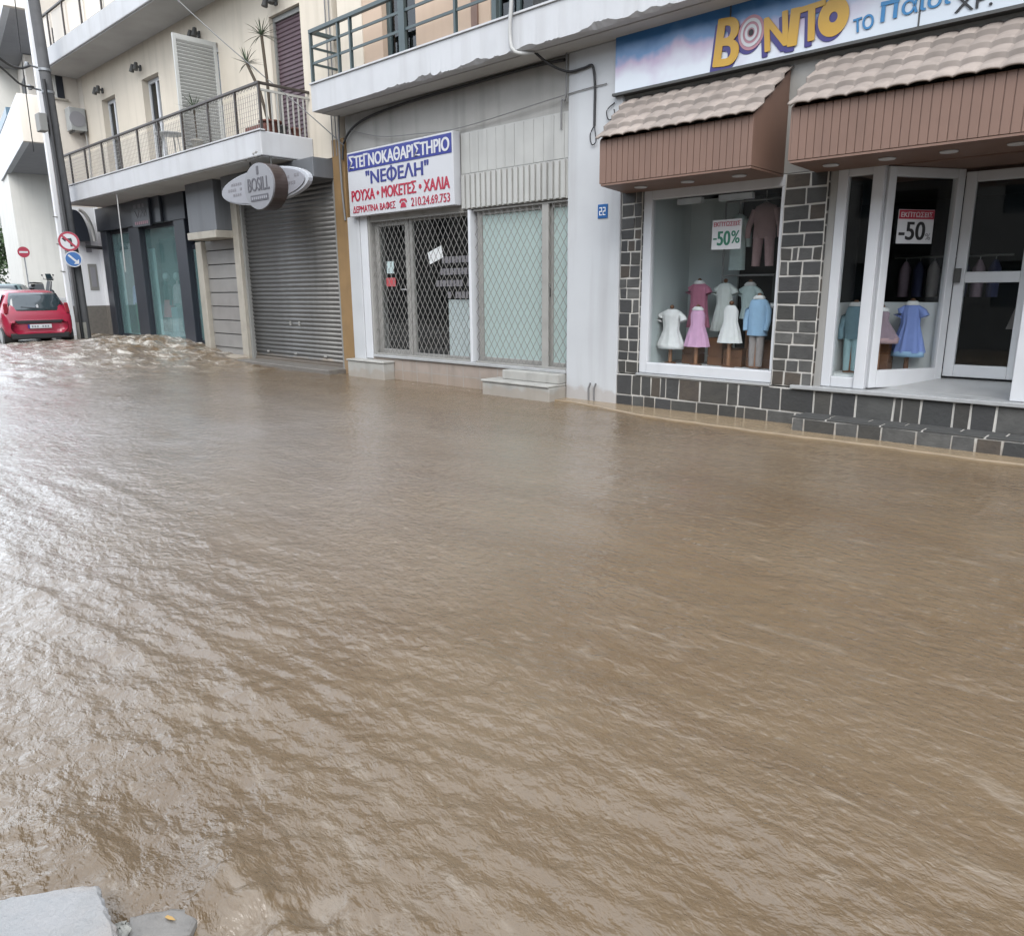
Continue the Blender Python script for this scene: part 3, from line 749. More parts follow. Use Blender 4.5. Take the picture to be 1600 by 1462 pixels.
for y in (8.6, 8.9): m.box(-26.33, -25.88, y-.015, y+.015, 6.33, 6.377); 
m.build('bracket', 'ac_dark', ac)
M().tube([(-26.0, 8.93, 6.40), (-26.0, 8.97, 5.9), (-26.1, 8.96, 5.0)], .02, 6).build('hose', 'pipe_white', ac)
# rolled awning on its curved bracket beside the dark shop
aw = thing('rolled_awning', 'small dark rolled-up awning hood on a curved white bracket left of the dark shop', 'awning', (-26.1, 8.3, 3.9))
pts = [(8.30+.35*math.sin(t), 4.12-.9*(1-math.cos(t))) for t in np.linspace(0, PI/2, 8)]
m = M(); m.prism([(8.15, 4.12)]+pts+[(8.25, 3.2)], 'x', -26.30, -25.95); m.build('hood', 'navy_metal', aw, bevel=.01)
M().tube([(-25.93, y+.12, z) for y, z in pts], .05, 8).build('bracket', 'pipe_white', aw)
M().tube([(-25.95, 8.5, 3.05), (-25.95, 9.0, 3.02)], .05, 8).build('roller', 'cable_black', aw)

# ------------------------------------------------------------------ overhanging house across the side street
Eb = thing('overhanging_house', 'tall cream house far left with upper storeys jutting out above a blank wall', 'building', (-47.5, 12, 1))
def eb(u, w_):
    u -= .28
    return (-37.28 + u*math.sin(R(10)) - w_*math.cos(R(10)), 10.66 + u*math.cos(R(10)) + w_*math.sin(R(10)))
def ebox(mm, u0, u1, w0, w1, z0, z1): return mm.prism([eb(u0, w0), eb(u1, w0), eb(u1, w1), eb(u0, w1)], 'z', z0, z1)
ebox(M(), .1, 7, 10.5, 20, -1, 14.6).build('end_wall', 'house_pale', Eb)
for z0 in (7.77, 12.8):
    p = ebox(M(), 0, 7, 0, .25, z0, z0+1.83).build('parapet', 'house_cream', Eb, bevel=.02)
    ebox(M(), 0, .25, .25, 14, z0+.001, z0+1.83).build('side_parapet', 'house_white', p, bevel=.02)
    ebox(M(), .25, 7, .25, 10.5, z0+.05, z0+.35).build('floor_slab', 'soffit_grey', p)
    ebox(M(), -.02, .27, 5, 11.0, z0+1.834, z0+2.2).build('glass_screen', 'blue_panel', p)
ebox(M(), -.15, 7.1, -.2, 20, 14.64, 14.9).build('roof', 'house_white', Eb)
m = M(); ebox(m, 1.2, 7, 7.0, 10.5, 9.6, 12.8); m.build('recessed_wall', 'house_cream', Eb)
m = M(); ebox(m, 1.19, 1.23, 7.6, 9.4, 9.65, 12.0); ebox(m, 1.7, 3.4, 6.95, 7.0, 9.65, 12.0); m.build('balcony_door', 'navy_metal', Eb)

# pale balcony block and a tree far behind, in the slit at the left edge
fbk = thing('distant_block', 'pale block with stacked white balconies in the slit at the far left edge', 'building', (-85, 19, 0))
M().box(-95, -84, 15.5, 24, 0, 20).build('wall', 'house_pale', fbk)
for z in (9, 12.4, 15.8):
    M().box(-84, -82.6, 15.5, 24, z, z+1.0).build('balcony', 'house_white', fbk)
tr = thing('leafy_tree', 'leafy green tree beyond the parked cars at the far left edge', 'tree', (-72, 16.2, 1.0))
M().tube([(-72, 16.2, .8), (-72, 16.25, 2.2), (-71.9, 16.3, 4)], .22, 8, r1=.12).build('trunk', 'bark', tr)
m = M()
for k in range(16):
    cx, cy_, cz = -72+rng.gauss(0, 1.2), 16.4+rng.gauss(0, 1.4), 5.2+rng.gauss(0, 1.2)
    g0 = rng.uniform(.6, 1.5)
    for j in range(300):
        p = Vector((cx+rng.gauss(0, .55), cy_+rng.gauss(0, .55), cz+rng.gauss(0, .45)))
        d = Vector((rng.gauss(0, 1), rng.gauss(0, 1), rng.gauss(0, 1))).normalized(); e = d.orthogonal().normalized()
        g = g0*rng.uniform(.7, 1.3); s = rng.uniform(.09, .19)
        m.add([p-d*s, p+e*s*.6, p+d*s, p-e*s*.6], [(0, 1, 2, 3)], (.042*g, .072*g, .027*g))
m.build('crown', 'leaf_green', tr)

# ------------------------------------------------------------------ shop building (dry cleaner and children's shop)
B = thing('shop_building', 'white building with crumbling balcony edge over the dry cleaner and children\'s shop', 'building', (-6, YF, 0))
XL, XR = -12.78, 2.0
updoors = [(-11.5, -10.6, 5.37, 7.8), (-8.85, -7.9, 5.37, 7.8), (-6.0, -5.0, 5.37, 7.8), (-3.0, -2.0, 5.37, 7.8)]
m = M(); wall_holes(m, -12.05, XR, 4.9, 8.4, YF, YF+.3, updoors); m.build('upper_wall', 'peach_paint', B)
M().box(XL, -12.053, YF-.02, YF+.3, 4.9, 8.4).build('corner_strip', 'cream_paint', B)
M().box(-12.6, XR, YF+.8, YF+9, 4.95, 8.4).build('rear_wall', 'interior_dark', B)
M().box(-12.9, XR+.1, YF-.35, YF+9, 8.4, 8.6).build('roof', 'slab_paint', B)
for i, h in enumerate(updoors):
    x0, x1, z0, z1 = h
    f = M(); f.box(x0+.002, x0+.10, YF+.1, YF+.2, z0, z1-.002); f.box(x1-.10, x1-.002, YF+.1, YF+.2, z0, z1-.002); f.box(x0+.1, x1-.1, YF+.1, YF+.2, z1-.1, z1-.002); f.box((x0+x1)/2-.04, (x0+x1)/2+.04, YF+.1, YF+.2, z0, z1-.1)
    d = f.build('balcony_door', 'teal_railing', B, bevel=.008)
    M().box(x0+.1, x1-.1, YF+.14, YF+.146, z0, z1-.1).build('pane', 'glass_dark', d)
    M().box(x0+.1, x1-.1, YF+.25, YF+.27, z0, z1-.1).build('curtain', 'curtain', d)
m = M()
for x in (-9.25, -6.9): M().box(x, x+.14, YF-.03, YF-.002, 5.37, 8).build('pilaster', 'brown_board', B)
# balcony slab with a crumbled lower edge
def ragged_slab(x0, x1, y, z0, z1):
    mm = M(); xs_ = np.arange(x0, x1+.001, .025); n = len(xs_); v = []
    e1 = perlin(xs_*1.4, xs_*0+3.3); e2 = perlin(xs_*6, xs_*0+1.7); e3 = perlin(xs_*17, xs_*0+7.1)
    amp = sstep((xs_-(-11.3))/1.0)
    chip = (np.clip(.9*e1+.35*e2+.05, 0, 1)*.13+np.clip(e2*.6+e3*.6, 0, 1)*.05)*amp
    for i in range(n):
        c = chip[i]
        v += [(xs_[i], YF-.004, z0), (xs_[i], y+.02+c*.9, z0), (xs_[i], y+.012*amp[i]*max(0, e3[i]), z0+c+.004), (xs_[i], y, z1), (xs_[i], YF-.004, z1)]
    f = []
    for i in range(n-1):
        for k in range(4): f.append((i*5+k, (i+1)*5+k, (i+1)*5+k+1, i*5+k+1))
    f.append((0, 1, 2, 3, 4)); f.append(tuple((n-1)*5+k for k in (4, 3, 2, 1, 0)))
    return mm.add(v, f)
sb = ragged_slab(-12.94, XR, 8.42, 4.89, 5.34).build('balcony_slab', 'slab_paint', B)
M().box(-12.96, XR, 8.395, 8.52, 5.342, 5.372).build('edge_strip', 'slab_paint', sb, bevel=.005)
M().box(-12.9, XR, 8.60, YF-.006, 4.875, 4.887).build('soffit', 'soffit_plaster', sb)
r = M().box(-12.94, XR, 8.43, 8.50, 6.19, 6.26); r.box(-12.94, -12.87, 8.5, YF, 6.191, 6.258)
rl = r.build('railing', 'teal_railing', B, bevel=.008)
m = M()
for z in (5.68, 5.95): m.box(-12.94, XR, 8.455, 8.48, z, z+.04); m.box(-12.92, -12.895, 8.48, YF, z+.001, z+.039)
m.build('mid_rail', 'teal_railing', rl)
for x, w in ((-12.92, .022), (-12.06, .02), (-11.70, .02), (-10.30, .075), (-9.06, .022), (-8.24, .045), (-7.0, .022), (-5.6, .06), (-4.2, .022), (-2.6, .06), (-1, .02)):
    M().box(x-w, x+w, 8.44, 8.495, 5.373, 6.19).build('post', 'teal_railing', rl)
M().box(-7.55, -5.9, 8.5, 8.62, 5.375, 5.58).build('drain_kerb', 'dark_joint', B)

# ground floor of the dry cleaner
m = M()
m.box(XL, -12.15, YF, YF+.35, -.3, 3.05)
m.box(XL, -7.28, YF+.02, YF+.35, 4.14, 4.874)
m.box(XL, -9.55, YF+.02, YF+.35, 2.95, 4.138)
m.build('ground_wall', 'old_plaster', B)
M().box(-7.28, -6.34, 8.95, YF+.35, -.3, 4.874).build('column', 'white_paint', B, bevel=.015)
m = M(); m.box(XL-.01, -12.42, 8.95, YF-.002, -.3, 3.05); m.build('door_pilaster', 'white_paint', B, bevel=.01)
M().box(-12.415, -12.2, 8.97, YF-.002, .36, 3.05).build('gate_channel', 'alu_white', B, bevel=.01)
# ribbed fascia panel
p = M(); p.box(-9.55, -7.285, YF-.02, YF+.3, 2.96, 4.135)
pf = p.build('fascia_panel', 'panel_white', B)
m = M(); x = -9.53
while x < -7.32: m.box(x, min(x+.19, -7.29), YF-.028, YF-.0215, 3.51, 4.12); x += .197
x = -9.53
while x < -7.32: m.box(x, min(x+.075, -7.29), YF-.055, YF-.0215, 2.97, 3.49); x += .118
m.build('ribs', 'panel_white', pf, bevel=.004)
# tiled base and steps
m = M(); m.box(-12.2, -7.285, YF-.02, YF+.3, -.3, .40)
bs = m.build('tiled_base', 'tile_pink', B)
m = M()
for x in np.arange(-11.3, -7.4, .42): m.box(x-.004, x+.004, YF-.0225, YF-.019, -.3, .40)
m.box(-12.2, -7.29, YF-.0225, YF-.019, .18, .188); m.build('joints', 'old_plaster', bs)
M().box(-12.15, -7.285, YF-.06, YF+.3, .403, .45).build('base_sill', 'marble_sill', B, bevel=.006)
m = M(); m.box(-12.72, -11.55, 8.72, YF-.023, -.3, .31); m.box(-12.74, -11.53, 8.70, YF-.024, .313, .35); m.build('door_step', 'step_white', B, bevel=.012)
m = M(); m.box(-8.72, -7.29, 8.56, YF-.023, -.3, .21); m.box(-8.74, -7.292, 8.54, YF-.024, .213, .25); m.box(-8.48, -7.294, 8.78, YF-.025, .253, .40); m.build('window_step', 'step_white', B, bevel=.012)
# frames, panes, grille
def frame_rect(mm, x0, x1, z0, z1, w, y0, y1):
    mm.box(x0, x0+w, y0, y1, z0, z1); mm.box(x1-w, x1, y0, y1, z0, z1); mm.box(x0+w, x1-w, y0, y1, z0, z0+w); mm.box(x0+w, x1-w, y0, y1, z1-w, z1); return mm
sf = frame_rect(M(), -12.13, -11.12, .452, 2.948, .11, YF+.10, YF+.17)
dd = sf.build('shop_door', 'alu_grey', B, bevel=.008)
M().box(-12.02, -11.23, YF+.13, YF+.136, .56, 2.84).build('pane', 'glass', dd)
M().tube([(-11.19, YF+.09, 1.68), (-11.19, YF+.05, 1.68), (-11.33, YF+.05, 1.68)], .014, 6).build('handle', 'silver', dd)
M().box(-11.83, -11.62, YF+.118, YF+.122, 1.98, 2.20).build('open_sticker', 'cloth_mint', dd)
M().box(-11.86, -11.58, YF+.118, YF+.122, 1.74, 1.90).build('warning_sticker', 'cloth_red', dd)
sf = frame_rect(M(), -11.10, -9.43, .452, 2.948, .07, YF+.10, YF+.17)
w1 = sf.build('shop_window', 'alu_grey', B, bevel=.008)
M().box(-11.03, -9.50, YF+.13, YF+.136, .52, 2.88).build('pane', 'glass', w1)
# white stick-on lettering on the dark pane (unreadable in the photograph) and a tilted slip of paper
m = M()
for z, a, b in ((2.18, -10.25, -9.56), (1.98, -10.30, -9.56), (1.78, -10.42, -9.56), (1.58, -10.12, -9.56)):
    x = a
    while x < b:
        w_ = rng.uniform(.05, .085)
        if rng.random() > .12: m.box(x, min(x+w_, b), YF+.118, YF+.124, z-.055, z+.055)
        x += w_+.022
m.build('window_lettering', 'text_dim', w1)
m = M(); m.obox((-10.42, YF+.12, 2.27), (.18, 0, .055), (0, .003, 0), (-.025, 0, .10)); m.build('paper_slip', 'interior_panel', w1)
M().box(-10.15, -9.5, YF+.16, YF+.17, .52, 1.50).build('frosted_film', 'interior_pale', w1)
M().box(-9.42, -9.36, YF-.03, YF+.20, .452, 2.95).build('gate_post', 'alu_white', B, bevel=.008)
sf = M(); frame_rect(sf, -9.30, -7.76, .452, 2.957, .10, YF+.08, YF+.15); frame_rect(sf, -7.755, -7.285, .452, 2.957, .09, YF+.08, YF+.15)
w2 = sf.build('frosted_window', 'alu_grey', B, bevel=.008)
M().box(-9.20, -7.86, YF+.11, YF+.117, .55, 2.86).build('pane', 'glass_frosted', w2)
M().box(-7.665, -7.375, YF+.11, YF+.117, .54, 2.87).build('pane', 'glass_frosted', w2)
M().box(-7.72, -7.70, YF+.05, YF+.08, 1.55, 1.75).build('handle', 'ac_dark', w2)
def lattice(x0, x1, z0, z1, y, mt, parent, px=.135, slope=1.55, r=.0038):
    mm = M(); 
    for s in (1, -1):
        k0 = -int((z1-z0)/slope/px)-2; k1 = int((x1-x0)/px)+int((z1-z0)/slope/px)+2
        for k in range(k0, k1):
            # line x = xa + (z-z0)/slope*s
            xa = x0+k*px
            ta, tb = 0., z1-z0
            pts = []
            lo, hi = ((x0-xa)*slope*s, (x1-xa)*slope*s); lo, hi = min(lo, hi), max(lo, hi)
            a, b = max(ta, lo), min(tb, hi)
            if b-a < .02: continue
            A_ = Vector((xa+a/slope*s, y+.004*s, z0+a)); B_ = Vector((xa+b/slope*s, y+.004*s, z0+b))
            d = (B_-A_); nrm = Vector((-d.z, 0, d.x)).normalized()*r
            mm.obox((A_+B_)/2, d*.5, (0, .003, 0), nrm)
    return mm.build('lattice', mt, parent)
ga = thing('folding_grille', 'diamond lattice security grille across the dry cleaner door and dark window', 'grille', (-10.7, YF, .46), 'lattice grilles of the dry cleaner')
lattice(-12.14, -9.44, .47, 2.94, YF+.04, 'wire_grey', ga)
m = M(); m.box(-12.15, -9.43, YF+.02, YF+.06, .453, .48); m.box(-12.15, -9.43, YF+.02, YF+.06, 2.92, 2.947); m.build('runner', 'alu_grey', ga)
gb = thing('folding_grille', 'diamond lattice security grille across the frosted pale green windows', 'grille', (-8.3, YF, .46), 'lattice grilles of the dry cleaner')
lattice(-9.30, -7.29, .47, 2.94, YF+.03, 'wire_grey', gb)
m = M(); m.box(-9.32, -7.288, YF+.01, YF+.05, .453, .48); m.box(-9.32, -7.288, YF+.01, YF+.05, 2.92, 2.947); m.box(-7.83, -7.70, YF+.015, YF+.045, .48, 2.92); m.build('runner', 'alu_grey', gb)
# interior shell
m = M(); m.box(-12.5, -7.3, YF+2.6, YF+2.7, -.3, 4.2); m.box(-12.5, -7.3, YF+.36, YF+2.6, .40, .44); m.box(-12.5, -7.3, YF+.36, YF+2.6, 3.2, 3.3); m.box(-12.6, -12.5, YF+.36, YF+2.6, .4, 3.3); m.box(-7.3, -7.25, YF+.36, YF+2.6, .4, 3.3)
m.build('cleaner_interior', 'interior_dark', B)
M().box(-9.44, -9.34, YF+.2, YF+2.6, .44, 3.2).build('partition', 'interior_panel', B)

# ---- children's shop: stone cladding
def stones(x0, x1, z0, z1, y, depth=.014, swap=False, hmin=.13, hmax=.20, wmin=.13, wmax=.34, mort=.021):
    """irregular ashlar, every stone a block standing a little proud of the mortar"""
    st = M(); z = z0
    while z < z1-.04:
        h = rng.uniform(hmin, hmax)
        if z1-z-h < .10: h = z1-z
        x = x0+rng.uniform(-.04, .0)
        while x < x1-.01:
            w = rng.uniform(wmin, wmax)
            if x1-x-w < .09: w = x1-x
            a, b, c, d = max(x, x0)+mort/2, x+w-mort/2, z+mort/2, z+h-mort/2
            tone = rng.choice(((.052, .052, .050), (.040, .041, .040), (.075, .075, .070), (.105, .103, .096), (.062, .058, .050), (.058, .056, .050), (.085, .084, .080), (.085, .068, .052)) if rng.random() < .8 else ((.05, .05, .05),))
            g = rng.uniform(.8, 1.25); tone = tuple(t*g*.58 for t in tone); dp = depth*rng.uniform(.5, 1.0)
            def blk(a, b, c, d, poly=None):
                j = [rng.uniform(-.006, .006) for _ in range(8)]
                q = poly or [(a+j[0], c+j[1]), (b+j[2], c+j[3]), (b+j[4], d+j[5]), (a+j[6], d+j[7])]
                if swap: st.prism(q, 'x', y, y+dp, tone)
                else: st.prism(q, 'y', y-dp, y, tone)
            if b-a > .03:
                k = rng.random()
                if k < .035 and b-a > .2:      # broken corner filled with a sliver
                    t = (b-a)*.35
                    blk(a, b, c, d, [(a, c), (b, c), (b, d), (a+t, d)]); blk(0, 0, 0, 0, [(a, c+.03), (a+t-.03, d), (a, d)])
                elif k < .10 and b-a > .22:
                    t = a+(b-a)*.28
                    blk(a, t-mort/2, c, d); blk(t+mort/2, b, c, d)
                else: blk(a, b, c, d)
            x += w
        z += h
    return st
def clad(x0, x1, z0, z1, y0, y1, name, side=None, **kw):
    b = M().box(x0, x1, y0, y1, z0, z1).build(name, 'mortar', B)
    stones(x0, x1, z0, z1, y0, **kw).build('stonework', 'stone', b, bevel=.006)
    if side: stones(y0, y1, z0, z1, side, swap=True, **kw).build('stonework', 'stone', b, bevel=.006)
    return b
clad(-6.335, -6.0, .49, 2.95, 8.98, YF+.3, 'stone_pier', wmin=.12, wmax=.26, side=-6.0)
clad(-4.02, -3.52, .49, 2.95, 8.98, YF+.3, 'stone_pillar', side=-3.52)
clad(-6.335, XR, -.05, .47, 8.955, YF+.3, 'stone_plinth', wmin=.14, wmax=.42, hmin=.23, hmax=.27)
M().box(-6.335, XR, 8.93, YF-.045, -.3, .03).build('mortar_footing', 'mortar', B, bevel=.01)
M().box(-6.0, -4.02, 8.93, YF+.3, .472, .505).build('window_sill', 'marble_sill', B, bevel=.006)
M().box(-3.75, XR, 8.90, YF+3, .472, .515).build('threshold', 'marble_sill', B, bevel=.006)
b = M().box(-3.55, XR, 8.58, 8.95, -.3, .19).build('entrance_step', 'mortar', B)
stones(-3.55, XR, -.03, .185, 8.58, wmin=.16, wmax=.36, hmin=.22, hmax=.24).build('stonework', 'stone', b, bevel=.006)
m = M(); x = -3.56
while x < XR: w_ = rng.uniform(.3, .6); m.prism([(x+.01, 8.572), (x+w_-.01, 8.572), (x+w_-.01, 8.74), (x+.01, 8.74)], 'z', .18, .198, (.04, .04, .038)); x += w_
x = -3.56
while x < XR: w_ = rng.uniform(.3, .6); m.prism([(x+.01, 8.755), (x+w_-.01, 8.755), (x+w_-.01, 8.94), (x+.01, 8.94)], 'z', .18, .198, (.045, .045, .043)); x += w_
m.build('tread_stones', 'stone', b, bevel=.004)
# upper shop wall behind awnings and sign
m = M(); m.box(-6.335, XR, YF+.0, YF+.3, 2.96, 4.874); m.box(-3.52, -3.43, 9.02, YF+.3, .515, 2.95); m.build('shop_wall', 'old_plaster', B)
# window one
wf = M(); wf.box(-5.995, -5.86, YF+.0, YF+.10, .508, 2.955); wf.box(-5.86, -4.03, YF-.02, YF+.10, .508, .655); wf.box(-5.86, -4.03, YF, YF+.1, 2.82, 2.955); wf.box(-4.07, -4.03, YF, YF+.1, .655, 2.82)
wf1 = wf.build('display_window', 'alu_white', B, bevel=.01)
M().box(-5.86, -4.07, YF+.05, YF+.057, .655, 2.82).build('pane', 'glass', wf1)
m = M(); m.box(-5.99, -4.03, YF+.11, YF+1.2, .50, .62); m.build('display_floor', 'interior_panel', wf1)
m = M(); m.box(-5.99, -5.93, YF+.11, YF+1.2, .62, 2.9); m.box(-5.93, -5.15, YF+1.15, YF+1.2, .62, 2.9); m.build('pale_lining', 'interior_pale', wf1)
m = M(); m.box(-5.15, -4.0, YF+1.25, YF+1.3, .62, 2.9); m.box(-4.4, -3.55, YF+1.15, YF+1.2, .5, 2.9); m.build('dark_backdrop', 'interior_dark', wf1)
m = M(); m.box(-5.55, -5.2, YF+.12, YF+.2, 2.74, 2.81); m.box(-4.95, -4.5, YF+.12, YF+.2, 2.74, 2.81); m.build('strip_lamp_housing', 'alu_white', wf1)
# window two (angled entrance niche)
wf = M(); wf.box(-3.43, -3.32, YF+.02, YF+.12, .518, 2.955); wf.box(-3.05, -2.93, YF+.0, YF+.12, .518, 2.955); wf.box(-3.32, -3.05, YF+.03, YF+.12, .518, .64); wf.box(-3.32, -3.05, YF+.03, YF+.12, 2.86, 2.955)
def leaf(mm, a, b, z0, z1, w=.10, t=.04, low=.14):
    a, b = Vector((*a, 0)), Vector((*b, 0)); d = (b-a); L = d.length; d.normalize(); nrm = Vector((-d.y, d.x, 0))
    def bar(s0, s1, c0, c1): 
        mid = a+d*((s0+s1)/2); mm.obox((mid.x, mid.y, (c0+c1)/2), d*((s1-s0)/2), nrm*t, (0, 0, (c1-c0)/2))
    bar(0, w, z0, z1); bar(L-w, L, z0, z1); bar(w, L-w, z0, z0+low); bar(w, L-w, z1-w, z1)
    return mm, a, b, d, nrm, L, bar
NI = (-2.40, 9.95); ZB = .60
mm, a, b, d, nrm, L, bar = leaf(wf, (-2.93, YF+.08), NI, .53, 2.93, low=.2)
wf2 = wf.build('display_window', 'alu_white', B, bevel=.008)
M().box(-3.32, -3.05, YF+.07, YF+.077, .64, 2.86).build('pane', 'glass', wf2)
g = M(); mid = (a+b)/2; g.obox((mid.x, mid.y, 1.78), d*(L/2-.1), nrm*.0035, (0, 0, 1.04)); g.build('pane', 'glass', wf2)
m = M(); m.prism([(-3.43, YF+.13), (-3.0, YF+.13), (-2.42, 9.97), (-3.43, 9.97)], 'z', .51, .66); m.build('display_floor', 'interior_panel', wf2)
m = M(); m.box(-3.45, -2.42, 9.97, 10.02, .60, 1.48); m.box(-3.45, -3.40, YF+.13, 9.97, .60, 1.48); m.build('pale_partition', 'interior_panel', wf2)
M().prism([(9.2, .50), (9.2, .517), (9.93, .605), (10.6, .61), (10.6, .50)], 'x', -2.95, -1.45).build('niche_floor', 'marble_sill', B)
dr = M(); mm, a, b, d, nrm, L, bar = leaf(dr, (NI[0]+.03, 9.99), (-1.62, 10.02), .63, 2.90, w=.11)
bar(.11, L-.11, 1.70, 1.82)
drr = dr.build('glass_door', 'alu_white', B, bevel=.008)
g = M(); mid = (a+b)/2; g.obox((mid.x, mid.y, 1.76), d*(L/2-.11), nrm*.0035, (0, 0, 1.03)); g.build('pane', 'glass', drr)
M().box(-2.36, -2.30, 9.90, 9.96, 1.70, 1.86).build('lock', 'ac_dark', drr)
wf = M(); wf.box(-1.50, -1.36, YF+.0, YF+.12, .518, 2.955); wf.box(-1.36, XR, YF+.03, YF+.12, .518, .66); wf.box(-1.36, XR, YF+.03, YF+.12, 2.82, 2.955)
leaf(wf, (-1.58, 10.0), (-1.43, YF+.12), .53, 2.93)
wf3 = wf.build('display_window', 'alu_white', B, bevel=.008)
M().box(-1.36, XR, YF+.07, YF+.077, .66, 2.82).build('pane', 'glass', wf3)
M().box(-3.42, -1.4, YF+.13, 10.6, 2.935, 2.95).build('niche_ceiling', 'brown_board', B)
# interior shell of the shop
m = M(); m.box(-6.3, XR, 13.6, 13.7, .3, 4.0); m.box(-6.3, XR, YF+1.31, 13.6, .30, .46); m.box(-6.3, XR, 10.62, 13.6, 2.98, 3.05); m.box(XR, XR+.1, YF, 13.7, -.3, 4.874); m.box(-6.34, -6.3, YF+.3, 13.7, .3, 4.0); m.box(-6.3, -3.42, YF+.3, 10.62, 2.96, 3.05); m.box(-1.38, XR, YF+.3, 10.62, 2.96, 3.05)
m.build('shop_interior', 'interior_dark', B)

# ---- awnings
def awning(label, x0, x1, xt0, xt1, soff_to=YF-.004):
    t = thing('tiled_awning', label, 'awning', ((x0+x1)/2, 8.5, 3.0), 'tile-look awnings over the children\'s shop')
    yf = 8.10
    m = M(); x = x0
    while x < x1-.02: m.box(x+.002, min(x+.076, x1), yf-.004, yf+.014, 2.955, 3.47); x += .082
    fa = m.build('fascia', 'brown_board', t, bevel=.003)
    M().box(x0+.002, x1-.002, yf+.006, yf+.06, 2.958, 3.468).build('backing_board', 'brown_board', fa)
    for s, xx, xt in (('l', x0, xt0), ('r', x1, xt1)):
        o = M(); sgn = 1 if s == 'r' else -1
        o.add([(xx, yf, 2.957), (xt, YF-.002, 2.957), (xt, YF-.002, 4.08), (xx, yf, 3.47)], [(0, 1, 2, 3)])
        o.build('side_panel', 'brown_board', t, solid=.02*1)
    M().add([(x0, yf, 2.95), (x1, yf, 2.95), (xt1, soff_to, 2.95), (xt0, soff_to, 2.95)], [(0, 1, 2, 3)]).build('soffit', 'brown_board', t, solid=.02)
    n = int((x1-x0)/.55); 
    for i in range(n):
        xx = x0+(i+.5)*(x1-x0)/n
        M().lathe([(.075, 0), (.085, .012), (.05, .02)], (xx, 8.5, 2.913), n=16).build('downlight', 'alu_white', t)
    # tile-look sheet: four courses of scalloped tiles
    xs_ = np.arange(x0-.03, x1+.031, .0154)
    ncs = 4; y_a, z_a, y_b, z_b = 8.02, 3.455, YF-.02, 4.12
    prof = []
    for k in range(ncs):
        for q in (0., .5, 1.):
            tt = (k+q)/ncs
            prof.append((tt, .052*(1-q)))
    v = []
    for tt, lift in prof:
        for x in xs_:
            u = (x-x0)/(x1-x0); xx = (x0+(x1-x0)*u)*(1-tt)+(xt0+(xt1-xt0)*u)*tt
            ph = ((x-x0)/.185) % 1
            wv = .026*(abs(math.sin(PI*ph))**.55)
            dip = .020*(abs(math.sin(PI*ph))) if lift > .05 else 0
            v.append((xx, y_a+(y_b-y_a)*tt-dip*.6, z_a+(z_b-z_a)*tt+wv+lift-.02-dip*.4))
    nx = len(xs_); f = []
    for i in range(len(prof)-1):
        for j in range(nx-1): f.append((i*nx+j, i*nx+j+1, (i+1)*nx+j+1, (i+1)*nx+j))
    o = M().add(v, f, None, True)
    tone = {}
    for i in range(len(prof)-1):
        for j in range(nx-1):
            key = (i//3, int((xs_[j]-x0+.03)/.185)); g = tone.setdefault(key, rng.uniform(.78, 1.12))
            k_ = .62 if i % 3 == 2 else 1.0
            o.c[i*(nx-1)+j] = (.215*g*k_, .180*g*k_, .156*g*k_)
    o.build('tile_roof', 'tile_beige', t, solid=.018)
    return t
awning('brown boarded awning with beige tile-look roof over the left display window', -6.05, -4.03, -6.28, -4.06)
awning('longer brown boarded awning with beige tile-look roof over the shop entrance', -3.60, XR, -3.66, XR)

# ---- children's shop sign
CS = thing('shop_sign', 'long blue and white shop sign with yellow BONITO lettering above the tiled awnings', 'shop sign', (-2.5, 8.9, 4.2))
def bonito_mat():
    m = bpy.data.materials.new("printed_board"); m.use_nodes = True
    nt = m.node_tree; n = nt.nodes; l = nt.links; b = n["Principled BSDF"]; b.inputs["Roughness"].default_value = .3
    tc = n.new("ShaderNodeTexCoord"); sp = n.new("ShaderNodeSeparateXYZ"); l.new(tc.outputs["Object"], sp.inputs[0])
    nz = n.new("ShaderNodeTexNoise"); nz.inputs["Scale"].default_value = 2.2; nz.inputs["Detail"].default_value = 3
    l.new(tc.outputs["Object"], nz.inputs["Vector"])
    # printed artwork: blue upper band to the left fading into white, pink cloud puffs
    mr = n.new("ShaderNodeMapRange"); mr.inputs["From Min"].default_value = 0.12; mr.inputs["From Max"].default_value = .75
    l.new(sp.outputs[2], mr.inputs["Value"])
    ad = n.new("ShaderNodeMath"); ad.operation = 'MULTIPLY_ADD'; ad.inputs[1].default_value = .9; ad.inputs[2].default_value = -.45
    l.new(nz.outputs["Fac"], ad.inputs[0])
    a2 = n.new("ShaderNodeMath"); a2.operation = 'ADD'; l.new(mr.outputs[0], a2.inputs[0]); l.new(ad.outputs[0], a2.inputs[1])
    rp = n.new("ShaderNodeValToRGB"); e = rp.color_ramp.elements
    e[0].position = .02; e[0].color = (.47, .50, .54, 1); e[1].position = .80; e[1].color = (.022, .10, .24, 1)
    k = e.new(.36); k.color = (.36, .29, .39, 1); k = e.new(.52); k.color = (.09, .19, .36, 1)
    l.new(a2.outputs[0], rp.inputs[0])
    fx = n.new("ShaderNodeMapRange"); fx.inputs["From Min"].default_value = -1.3; fx.inputs["From Max"].default_value = -.4
    l.new(sp.outputs[0], fx.inputs["Value"])
    mx = n.new("ShaderNodeMix"); mx.data_type = 'RGBA'; mx.inputs["B"].default_value = (.44, .48, .52, 1)
    l.new(fx.outputs[0], mx.inputs["Factor"]); l.new(rp.outputs[0], mx.inputs["A"]); l.new(mx.outputs["Result"], b.inputs["Base Color"])
    return m
M().box(-6.44, XR, 8.90, YF-.004, 4.2, 5.0).build('printed_board', bonito_mat(), CS)
